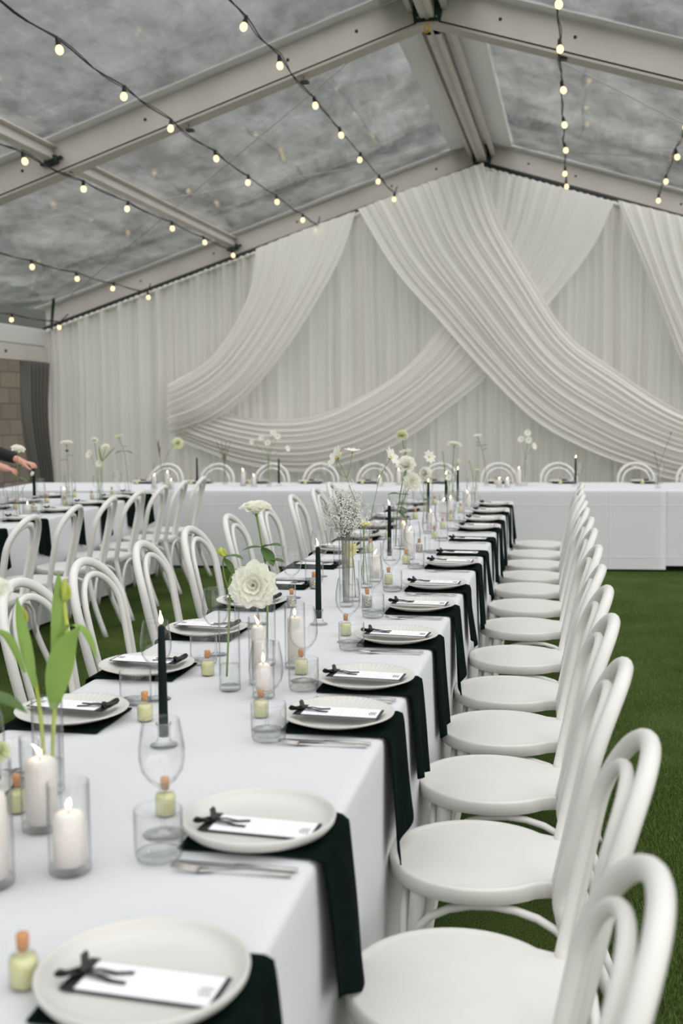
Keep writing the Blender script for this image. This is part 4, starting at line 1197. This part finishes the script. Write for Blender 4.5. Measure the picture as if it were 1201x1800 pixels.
# dahlia vase
vase(-0.865, 2.72, 0.215, 0.0285, 'with the large dahlia and its bud', 0.33)
flower('dahlia', (-0.87, 2.72, TZ + .015), [
    dict(p=[(-0.872, 2.715, .79), (-0.862, 2.72, .985), (-0.862, 2.72, 1.04), (-0.845, 2.72, 1.075), (-0.812, 2.73, 1.085), (-0.786, 2.72, 1.06), (-0.787, 2.70, 1.04)], r=0.003, heads=[('dahlia', 0.062, (0.10, -1.0, 0.15), P_)]),
    dict(p=[(-0.862, 2.72, 1.02), (-0.875, 2.72, 1.06), (-0.878, 2.72, 1.10), (-0.868, 2.72, 1.115)], r=0.0022, lw=0.65, leaves=[(0.9, (0.8, -0.1, 0.2), 0.055), (0.8, (0.5, -0.2, -0.5), 0.045)], heads=[('bud', 0.018, (-0.6, -0.3, 0.5), MT['tulip'])])],
    'large white dahlia facing the camera, with a green bud beside it', seed=8)
vase(-0.845, 3.02, 0.20, 0.026, 'behind the dahlia, holding the tall cream rose', 0.35)
flower('rose', (-0.845, 3.02, TZ + .015), [dict(p=[(-0.845, 3.02, .767), (-0.842, 3.02, 1.0), (-0.852, 3.01, 1.10), (-0.866, 3.0, 1.20)], r=0.003, lw=0.62, ld=0.25,
    leaves=[(0.70, (0.9, -0.3, 0.35), 0.072), (0.72, (-0.9, -0.3, 0.1), 0.060), (0.55, (0.9, -0.3, 0.25), 0.070), (0.68, (0.6, -0.5, -0.5), 0.065)], heads=[('rose', 0.043, (0.0, -0.15, 1), P_)])],
    'tall cream white rose with green leaves above the dahlia', seed=9)
# gypsophila
vase(-0.803, 4.0, 0.27, 0.027, 'packed with gypsophila stems', 0.3)
r = empty('gypsophila', rt(-0.803, 4.0, TZ + .015), A)
b = MB(); d_ = MB(); rnd = random.Random(3)
for k in range(46):
    a = rnd.uniform(0, 2 * pi); e = rnd.uniform(0.02, 0.105)
    p0 = Vector((rnd.uniform(-.012, .012), rnd.uniform(-.012, .012), 0.0)); p1 = Vector((p0.x * 1.4, p0.y * 1.4, 0.24))
    p2 = Vector((e * cos(a) - 0.01, e * sin(a) * 0.7, rnd.uniform(0.36, 0.47) - e * 0.8))
    b.tube([p0, p1, p1.lerp(p2, 0.6) + Vector((0, 0, 0.01)), p2], 0.0005, 4, caps=False)
    for q in range(15):
        s_ = p1.lerp(p2, rnd.uniform(0.25, 1.0)); t2 = s_ + Vector((rnd.uniform(-.022, .022), rnd.uniform(-.022, .022), rnd.uniform(0.005, .035)))
        b.tube([s_, t2], 0.0004, 3, caps=False)
        for z_ in range(5):
            c = t2 + Vector((rnd.uniform(-.008, .008), rnd.uniform(-.008, .008), rnd.uniform(-.012, .008)))
            d_.ball(c, rnd.uniform(0.0016, 0.0027), 5, 3)
b.build('stems', MT['twig'], r)['kind'] = 'stuff'; d_.build('blossoms', MT['baby'], r)['kind'] = 'stuff'
tag(r, 'spray of fine white gypsophila left of the cosmos', 'flower')
# cosmos and yellow blooms
vase(-0.805, 4.45, 0.30, 0.026, 'right of the gypsophila, holding tall cosmos', 0.3)
flower('cosmos', (-0.805, 4.45, TZ + .015), [
    dict(p=[(-0.80, 4.45, .767), (-0.825, 4.45, 1.03), (-0.872, 4.45, 1.17), (-0.888, 4.45, 1.215), (-0.93, 4.45, 1.30)], r=0.0014, heads=[('cosmos', 0.050, (-0.75, -0.45, 0.45), P_)]),
    dict(p=[(-0.888, 4.45, 1.215), (-0.875, 4.45, 1.25), (-0.862, 4.45, 1.325)], r=0.0012, heads=[('cosmos', 0.034, (0.1, -0.1, 1), P_)]),
    dict(p=[(-0.888, 4.45, 1.215), (-0.925, 4.46, 1.235), (-0.935, 4.47, 1.27), (-0.93, 4.47, 1.29)], r=0.0012, heads=[('bud', 0.022, (0.2, 0.3, 1), PG)]),
    dict(p=[(-0.79, 4.45, .767), (-0.79, 4.45, 1.0), (-0.765, 4.45, 1.14), (-0.745, 4.45, 1.22), (-0.70, 4.45, 1.30)], r=0.0012, heads=[('cosmos', 0.042, (0.75, -0.25, 0.45), P_)]),
    dict(p=[(-0.745, 4.45, 1.22), (-0.735, 4.45, 1.245)], r=0.0012, heads=[('bud', 0.008, (0.2, 0, 1), PG)])],
    'tall branching white cosmos with orange centres rising over the middle of the table', seed=12)
flower('chrysanthemum', (-0.80, 4.38, TZ + .015), [
    dict(p=[(-0.815, 4.43, .767), (-0.81, 4.41, 0.93), (-0.802, 4.38, 1.02)], r=0.0022, heads=[('disc', 0.036, (0.05, -0.1, 1), PY)])],
    'pale yellow chrysanthemum seen from the side, below the cosmos', seed=13)
vase(-0.798, 4.12, 0.16, 0.024, 'low one with the yellow daisy', 0.4)
flower('daisy', (-0.80, 4.12, TZ + .015), [
    dict(p=[(-0.79, 4.12, .767), (-0.795, 4.11, 0.90), (-0.803, 4.09, 0.955)], r=0.0022, heads=[('daisy', 0.034, (-0.1, -0.85, 0.5), PY)])],
    'pale yellow daisy with an orange eye facing the camera, right of the gypsophila', seed=14)
# white rose with dark leaves, mid table
vase(-0.866, 5.75, 0.24, 0.027, 'with the white roses at mid table', 0.3)
flower('rose', (-0.87, 5.75, TZ + .015), [
    dict(p=[(-0.88, 5.75, .767), (-0.87, 5.74, .93), (-0.845, 5.72, 1.07), (-0.815, 5.7, 1.20)], r=0.003, lw=0.75, ld=0.3, leaves=[(0.62, (-0.9, -0.2, 0.25), 0.075), (0.66, (0.8, -0.2, 0.2), 0.05), (0.45, (0.9, -0.1, -0.2), 0.06), (0.42, (0.8, -0.1, -0.6), 0.07)], heads=[('rose', 0.050, (0.1, -0.75, 0.65), P_)]),
    dict(p=[(-0.86, 5.75, .95), (-0.82, 5.74, 1.05), (-0.785, 5.72, 1.12)], heads=[('dahlia', 0.048, (0.3, -0.8, 0.2), P_)]),
    dict(p=[(-0.85, 5.75, .95), (-0.83, 5.76, 1.12), (-0.825, 5.76, 1.27)], r=0.0014, heads=[('cosmos', 0.036, (-0.2, 0.3, 1), P_)])],
    'cluster of white roses with dark green leaves at mid table', seed=16)
vase(-0.80, 6.5, 0.22, 0.026, 'behind the mid-table roses', 0.3)
flower('cosmos', (-0.80, 6.5, TZ + .015), [
    dict(p=[(-0.80, 6.5, .767), (-0.80, 6.5, 1.05), (-0.79, 6.5, 1.215)], r=0.0014, heads=[('cosmos', 0.040, (0.5, -0.6, 0.3), P_)]),
    dict(p=[(-0.80, 6.5, .95), (-0.81, 6.5, 1.05), (-0.812, 6.48, 1.12)], r=0.0014, heads=[('ball', 0.045, (-0.5, -0.7, 0.2), P_)]),
    dict(p=[(-0.80, 6.5, .95), (-0.84, 6.5, 1.0), (-0.85, 6.48, 1.10)], r=0.0012, heads=[('bud', 0.010, (-0.3, 0, 1), PG)])],
    'white cosmos and lisianthus just right of the mid-table roses', seed=17)
vase(-1.02, 7.0, 0.22, 0.026, 'behind the roses on the left side', 0.3)
flower('dahlia', (-1.02, 7.0, TZ + .015), [dict(p=[(-1.02, 7.0, .767), (-1.0, 7.0, 1.1), (-1.028, 7.0, 1.34)], r=0.0025, heads=[('ball', 0.045, (0, -0.3, 1), PG)])],
    'pale green-white ball dahlia standing tall against the swag', seed=18)
vase(-0.80, 7.95, 0.20, 0.026, 'near the far end with the wide white bloom', 0.3)
flower('dahlia', (-0.80, 7.95, TZ + .015), [dict(p=[(-0.80, 7.95, .767), (-0.79, 7.95, 1.05), (-0.78, 7.95, 1.235)], r=0.0025, leaves=[(0.6, (0.5, 0, 0.4), 0.05)], heads=[('dahlia', 0.055, (0.1, -0.1, 1), P_)]),
    dict(p=[(-0.80, 7.95, .767), (-0.84, 7.95, 1.0), (-0.865, 7.95, 1.20)], r=0.003, sm=MT['tleaf'], lm=MT['tleaf'], lw=0.2, leaves=[(0.6, (-0.2, 0, 1), 0.10), (0.7, (0.2, 0, 1), 0.08)])],
    'wide white dahlia above the far places of the centre table', seed=19)
vase(-0.76, 7.5, 0.18, 0.024, 'far down the table with small green blooms', 0.3)
flower('daisy', (-0.76, 7.5, TZ + .015), [dict(p=[(-0.76, 7.5, .767), (-0.765, 7.5, .95), (-0.775, 7.5, 1.03)], heads=[('daisy', 0.024, (-0.1, -0.9, 0.4), P_)]),
    dict(p=[(-0.76, 7.5, .767), (-0.74, 7.5, .98), (-0.71, 7.5, 1.13)], heads=[('bud', 0.02, (0.3, 0, 1), PG)])], 'small white daisy and green bud far down the centre table', seed=20)
vase(-0.68, 8.62, 0.16, 0.024, 'at the far end with two pale yellow blooms', 0.3)
flower('chrysanthemum', (-0.68, 8.62, TZ + .015), [dict(p=[(-0.68, 8.62, .767), (-0.70, 8.6, 1.0), (-0.725, 8.6, 1.10)], heads=[('disc', 0.022, (-0.3, 0, 1), PY)]),
    dict(p=[(-0.68, 8.62, .767), (-0.67, 8.6, .95), (-0.66, 8.6, 1.02)], heads=[('disc', 0.022, (0.1, -0.2, 1), PY)])], 'two small pale yellow blooms at the far end of the centre table', seed=21)
# head table
HZ = TZ + 0.001
def hv(x, y, h, w): vase(x, y, h, 0.024, w, 0.3, HZ)
hv(-0.735, 10.75, 0.13, 'with the leafy rose on the head table')
flower('rose', (-0.735, 10.75, HZ + .015), [dict(p=[(-0.735, 10.75, .768), (-0.76, 10.8, 1.0), (-0.80, 10.88, 1.14), (-0.833, 10.9, 1.225)], r=0.003, lw=0.7, ld=0.1, leaves=[(0.72, (0.9, 0, 0.3), 0.07), (0.72, (-0.9, 0, 0.2), 0.06), (0.82, (-0.9, -0.1, 0.1), 0.05), (0.6, (0.9, 0, 0.4), 0.06)], heads=[('rose', 0.042, (-0.1, -0.2, 1), P_)])],
    'white rose with dark leaves on the head table, right of the centre table', seed=22)
hv(-0.36, 10.8, 0.20, 'with the cosmos stems on the head table')
flower('cosmos', (-0.36, 10.8, HZ + .015), [dict(p=[(-0.36, 10.8, .768), (-0.36, 10.8, 1.0), (x, 10.8, z)], r=0.0016, heads=[('cosmos', 0.036, d, P_)]) for x, z, d in ((-0.40, 1.21, (-0.3, -0.9, 0.3)), (-0.34, 1.27, (0.1, -0.9, 0.4)), (-0.33, 1.20, (0.2, -0.9, 0.1)), (-0.28, 1.14, (0.6, -0.5, 0.2)))],
    'spray of white cosmos on the head table behind the chair backs', seed=23)
hv(-2.88, 10.45, 0.20, 'with the wide pale spray on the head table')
flower('cosmos', (-2.88, 10.45, HZ + .015), [dict(p=[(-2.88, 10.45, .768), (-2.88, 10.45, 1.02), (x, 10.5, z)], r=0.0016, heads=[('cosmos', 0.034, d, P_)]) for x, z, d in ((-3.06, 1.20, (-0.5, -0.8, 0.2)), (-2.96, 1.24, (-0.2, -0.9, 0.3)), (-2.90, 1.19, (0, -0.9, 0.2)), (-2.84, 1.29, (0.1, -0.8, 0.5)), (-2.80, 1.25, (0.4, -0.8, 0.3)), (-2.70, 1.13, (0.8, -0.5, 0.3)))],
    'wide airy spray of white cosmos on the left half of the head table', seed=24)
hv(-3.93, 10.3, 0.15, 'with the round dahlia at the left of the head table')
flower('dahlia', (-3.93, 10.3, HZ + .015), [dict(p=[(-3.93, 10.3, .768), (-3.95, 10.35, 0.95), (-3.90, 10.4, 1.12), (-3.83, 10.45, 1.19)], r=0.002, leaves=[(0.9, (-0.8, 0, 0.3), 0.06)], heads=[('ball', 0.065, (0.5, -0.9, 0.2), PG)]),
    dict(p=[(-3.93, 10.3, .768), (-3.96, 10.3, 1.0), (-4.0, 10.3, 1.22)], r=0.003, sm=MT['twig'], lm=MT['twig'], lw=0.12, ld=0, leaves=[(0.6, (-0.1, 0, 1), 0.1), (0.7, (0.1, 0, 1), 0.1), (0.8, (0, 0, 1), 0.12)])],
    'round cream dahlia and grey twigs at the left of the head table', seed=25)
hv(-3.42, 10.7, 0.18, 'with grey twigs on the head table')
flower('twigs', (-3.42, 10.7, HZ + .015), [dict(p=[(-3.42, 10.7, .768), (-3.42, 10.7, .95), (-3.42 + dx, 10.7, 1.2)], r=0.0025, sm=MT['twig'], lm=MT['twig'], lw=0.10, ld=0, leaves=[(0.6, (dx, 0, 1), 0.1), (0.8, (-dx, 0.1, 1), 0.08)]) for dx in (-0.08, -0.03, 0.02, 0.07)],
    'bunch of bare grey twigs on the head table, left of the cosmos spray', seed=26)
hv(0.88, 10.55, 0.16, 'with thin twigs at the right of the head table')
flower('twigs', (0.88, 10.55, HZ + .015), [dict(p=[(0.88, 10.55, .768), (0.88, 10.55, .95), (0.84, 10.55, 1.10)], r=0.0025, sm=MT['twig'], heads=[]), dict(p=[(0.88, 10.55, .768), (0.90, 10.55, .98), (0.99, 10.55, 1.26)], r=0.0016, sm=MT['twig'], heads=[('bud', 0.012, (0, 0, 1), MT['twig'])])],
    'thin brown twigs at the right end of the head table', seed=27)
# left-hand table
def lv(x, y, h, w): vase(x, y, h, 0.027, w, 0.35)
lv(-3.95, 8.2, 0.20, 'with the single rose on the left-hand table')
flower('rose', (-3.95, 8.2, TZ + .015), [dict(p=[(-3.95, 8.2, .767), (-3.955, 8.2, 1.05), (-3.96, 8.2, 1.24)], r=0.0025, lw=0.6, ld=0.2, leaves=[(0.72, (-0.9, 0, 0.1), 0.065), (0.78, (0.9, 0, 0.2), 0.055), (0.85, (0.2, -0.5, 0.5), 0.05)], heads=[('rose', 0.048, (0, -0.1, 1), P_)])],
    'single white rose on the left-hand table against the curtain', seed=30)
lv(-3.86, 8.6, 0.25, 'with mixed stems on the left-hand table')
flower('tulip', (-3.86, 8.6, TZ + .015), [
    dict(p=[(-3.86, 8.6, .767), (-3.88, 8.6, 1.1), (-3.90, 8.6, 1.27)], r=0.003, heads=[('ball', 0.034, (0, -0.5, 1), P_)]),
    dict(p=[(-3.86, 8.6, .767), (-3.90, 8.6, 1.05), (-3.945, 8.6, 1.15)], r=0.002, heads=[('cosmos', 0.040, (-0.4, -0.8, 0.3), P_)]),
    dict(p=[(-3.85, 8.6, .767), (-3.84, 8.6, 1.05), (-3.80, 8.6, 1.20)], r=0.003, lm=MT['tleaf'], sm=MT['tleaf'], lw=0.25, ld=0.0, leaves=[(0.6, (0.7, 0, 0.7), 0.19), (0.5, (-0.15, 0, 1), 0.17)], heads=[('rose', 0.034, (0.2, -0.6, 0.6), P_)]),
    dict(p=[(-3.85, 8.6, .767), (-3.85, 8.6, .95), (-3.86, 8.6, 1.07)], r=0.002, heads=[('cosmos', 0.034, (0, -0.9, 0.2), P_)])],
    'mixed white blooms with broad green leaves on the left-hand table', seed=31)
lv(-3.90, 9.3, 0.12, 'with the slender rose at the far end of the left-hand table')
flower('rose', (-3.90, 9.3, TZ + .015), [dict(p=[(-3.89, 9.3, .767), (-3.91, 9.3, 1.0), (-3.93, 9.3, 1.15), (-3.975, 9.3, 1.27)], r=0.0025, lw=0.6, ld=0.3, leaves=[(0.72, (-0.9, 0, 0.0), 0.09), (0.72, (0.9, 0, 0.0), 0.09), (0.8, (0.8, 0, 0.2), 0.06)], heads=[('rose', 0.038, (-0.2, -0.2, 1), PG)])],
    'slender cream rose leaning left at the far end of the left-hand table', seed=32)
lv(-3.86, 7.2, 0.22, 'with the white rose nearest the left edge of the left-hand table')
flower('rose', (-3.86, 7.2, TZ + .015), [dict(p=[(-3.86, 7.2, .767), (-3.87, 7.2, 1.0), (-3.86, 7.2, 1.225)], r=0.0025, lw=0.6, leaves=[(0.65, (-0.9, 0, 0.2), 0.07), (0.6, (0.8, 0, -0.1), 0.08)], heads=[('rose', 0.050, (0.35, -0.3, 1), P_)]),
    dict(p=[(-3.86, 7.2, .9), (-3.80, 7.2, 1.0), (-3.76, 7.2, 1.05)], r=0.0016, heads=[('bud', 0.022, (0.5, -0.2, 0.8), P_)])],
    'white rose at the left edge, on the left-hand table in front of the hands', seed=33)

# ------------------------------------------------------------ person in black reaching over the left-hand table (mostly outside the frame)
def skin_obj(name, chains, mt, parent=None, sub=2):
    """chains: list of list of (co, r, key) ; nodes with the same key are shared"""
    idx, vs, rs, es = {}, [], [], []
    for ch in chains:
        prev = None
        for (k, co, rr) in ch:
            if k not in idx:
                idx[k] = len(vs); vs.append(Vector(co)); rs.append(rr)
            if prev is not None: es.append((prev, idx[k]))
            prev = idx[k]
    me = bpy.data.meshes.new(name)
    me.from_pydata([tuple(v) for v in vs], es, [])
    me.materials.append(mt)
    o = bpy.data.objects.new(name, me); COL.objects.link(o)
    if parent: o.parent = parent
    sk = o.modifiers.new('skin', 'SKIN'); sk.use_smooth_shade = True; sk.branch_smoothing = 0.4
    sv = me.skin_vertices[0].data
    for i, r_ in enumerate(rs): sv[i].radius = (r_, r_) if not isinstance(r_, tuple) else r_
    sv[0].use_root = True
    ss = o.modifiers.new('sub', 'SUBSURF'); ss.levels = sub; ss.render_levels = sub
    return o
PB = Vector((-4.86, 7.62, 0))
pr_ = empty('person', rt(*PB), A)
def rel(p): return Vector(p) - PB
HR = rel((-3.895, 7.40, 1.118)); HL = rel((-4.035, 7.38, 1.075))     # wrists
ch = [[('pel', (0, 0, 0.98), 0.085), ('sp', (0.07, -0.01, 1.18), 0.085), ('ch', (0.17, -0.02, 1.36), 0.095), ('nk', (0.24, -0.03, 1.52), 0.055), ('hd0', (0.27, -0.03, 1.60), 0.07), ('hd', (0.285, -0.03, 1.68), (0.085, 0.10)), ('hd1', (0.285, -0.03, 1.76), 0.065)],
      [('ch', 0, 0), ('shr', (0.22, 0.16, 1.42), 0.06), ('elr', (0.46, 0.10, 1.22), 0.042), ('wr', HR + Vector((-0.09, 0.03, 0.04)), 0.027), ('pr', HR + Vector((-0.03, 0.0, 0.012)), 0.032)],
      [('ch', 0, 0), ('shl', (0.20, -0.20, 1.42), 0.06), ('ell', (0.42, -0.26, 1.20), 0.042), ('wl', HL + Vector((-0.08, 0.0, 0.04)), 0.027), ('pl', HL + Vector((-0.02, 0.0, 0.012)), 0.032)],
      [('pel', 0, 0), ('hir', (0, 0.10, 0.90), 0.09), ('knr', (0.03, 0.11, 0.50), 0.055), ('anr', (0, 0.12, 0.09), 0.04), ('tor', (0.15, 0.13, 0.03), 0.035)],
      [('pel', 0, 0), ('hil', (0, -0.10, 0.90), 0.09), ('knl', (0.03, -0.11, 0.50), 0.055), ('anl', (0, -0.12, 0.09), 0.04), ('tol', (0.15, -0.13, 0.03), 0.035)]]
for (pk, H_, s) in (('pr', HR, 1), ('pl', HL, -1)):
    for k in range(4):
        o0 = H_ + Vector((0.02, s * (0.028 - 0.018 * k), 0.012))
        ch.append([(pk, 0, 0), (pk + 'a%d' % k, o0, 0.0105), (pk + 'b%d' % k, o0 + Vector((0.033 - 0.004 * abs(k - 1), 0, -0.010)), 0.009), (pk + 'c%d' % k, o0 + Vector((0.044 - 0.004 * abs(k - 1), 0, -0.038)), 0.0075)])
    ch.append([(pk, 0, 0), (pk + 't0', H_ + Vector((0.0, -s * 0.036, 0.0)), 0.012), (pk + 't1', H_ + Vector((0.028, -s * 0.040, -0.020)), 0.0095), (pk + 't2', H_ + Vector((0.045, -s * 0.026, -0.036)), 0.008)])
body = skin_obj('body', ch, MT['skin'], pr_)
jk = [[('pel', (-0.01, 0, 0.84), 0.19), ('wa', (0.01, 0, 1.0), 0.175), ('sp', (0.07, -0.01, 1.18), 0.17), ('ch', (0.17, -0.02, 1.37), 0.175), ('nk', (0.235, -0.03, 1.50), 0.085)],
      [('ch', 0, 0), ('shr', (0.22, 0.16, 1.42), 0.082), ('elr', (0.46, 0.10, 1.22), 0.062), ('wr', HR + Vector((-0.10, 0.035, 0.045)), 0.045)],
      [('ch', 0, 0), ('shl', (0.20, -0.20, 1.42), 0.082), ('ell', (0.42, -0.26, 1.20), 0.062), ('wl', HL + Vector((-0.09, 0.0, 0.045)), 0.045)]]
skin_obj('jacket', jk, MT['suit'], pr_)
tr_ = [[('pel', (0, 0, 1.0), 0.15), ('hir', (0, 0.10, 0.86), 0.12), ('knr', (0.03, 0.11, 0.50), 0.095), ('anr', (0, 0.12, 0.03), 0.085)], [('pel', 0, 0), ('hil', (0, -0.10, 0.86), 0.12), ('knl', (0.03, -0.11, 0.50), 0.095), ('anl', (0, -0.12, 0.03), 0.085)]]
skin_obj('trousers', tr_, MT['suit'], pr_)
b = MB(); b.ball((0.255, -0.03, 1.735), 0.098, 16, 10, 1.0); b.ball((0.215, -0.03, 1.68), 0.085, 14, 8, 1.15); b.build('hair', MT['hair'], pr_)
b = MB()
b.ball((0.385, -0.03, 1.665), 0.014, 8, 6)
for s in (-1, 1): b.ball((0.285, -0.03 + s * 0.088, 1.675), 0.018, 8, 6); b.ball((0.362, -0.03 + s * 0.032, 1.70), 0.011, 8, 6)
b.build('nose_ears_and_eyes', MT['skin'], pr_)
MB().tube([(0.362, -0.055, 1.625), (0.372, -0.03, 1.622), (0.362, -0.005, 1.625)], 0.005, 6).build('mouth', MT['blush'], pr_)
for s in (-1, 1):
    MB().tube([(-0.06, s * 0.12, 0.04), (0.05, s * 0.125, 0.045), (0.19, s * 0.13, 0.03)], [0.042, 0.048, 0.036], 12, flat=0.8).build('shoe', MT['suit'], pr_)
tag(pr_, 'person in black reaching over the left-hand table, only hands and sleeves in view', 'person')
h_ = Proto(taper(0.20, False)); put(h_, -3.845, 7.40, 0.868, 0, 'unlit black taper candle held in the hand at the left edge', 'candle')
put(HPR, -3.845, 7.40, TZ, 0, 'clear glass candle holder under the hand at the left edge', 'candle holder', 'taper holders on the left-hand table')
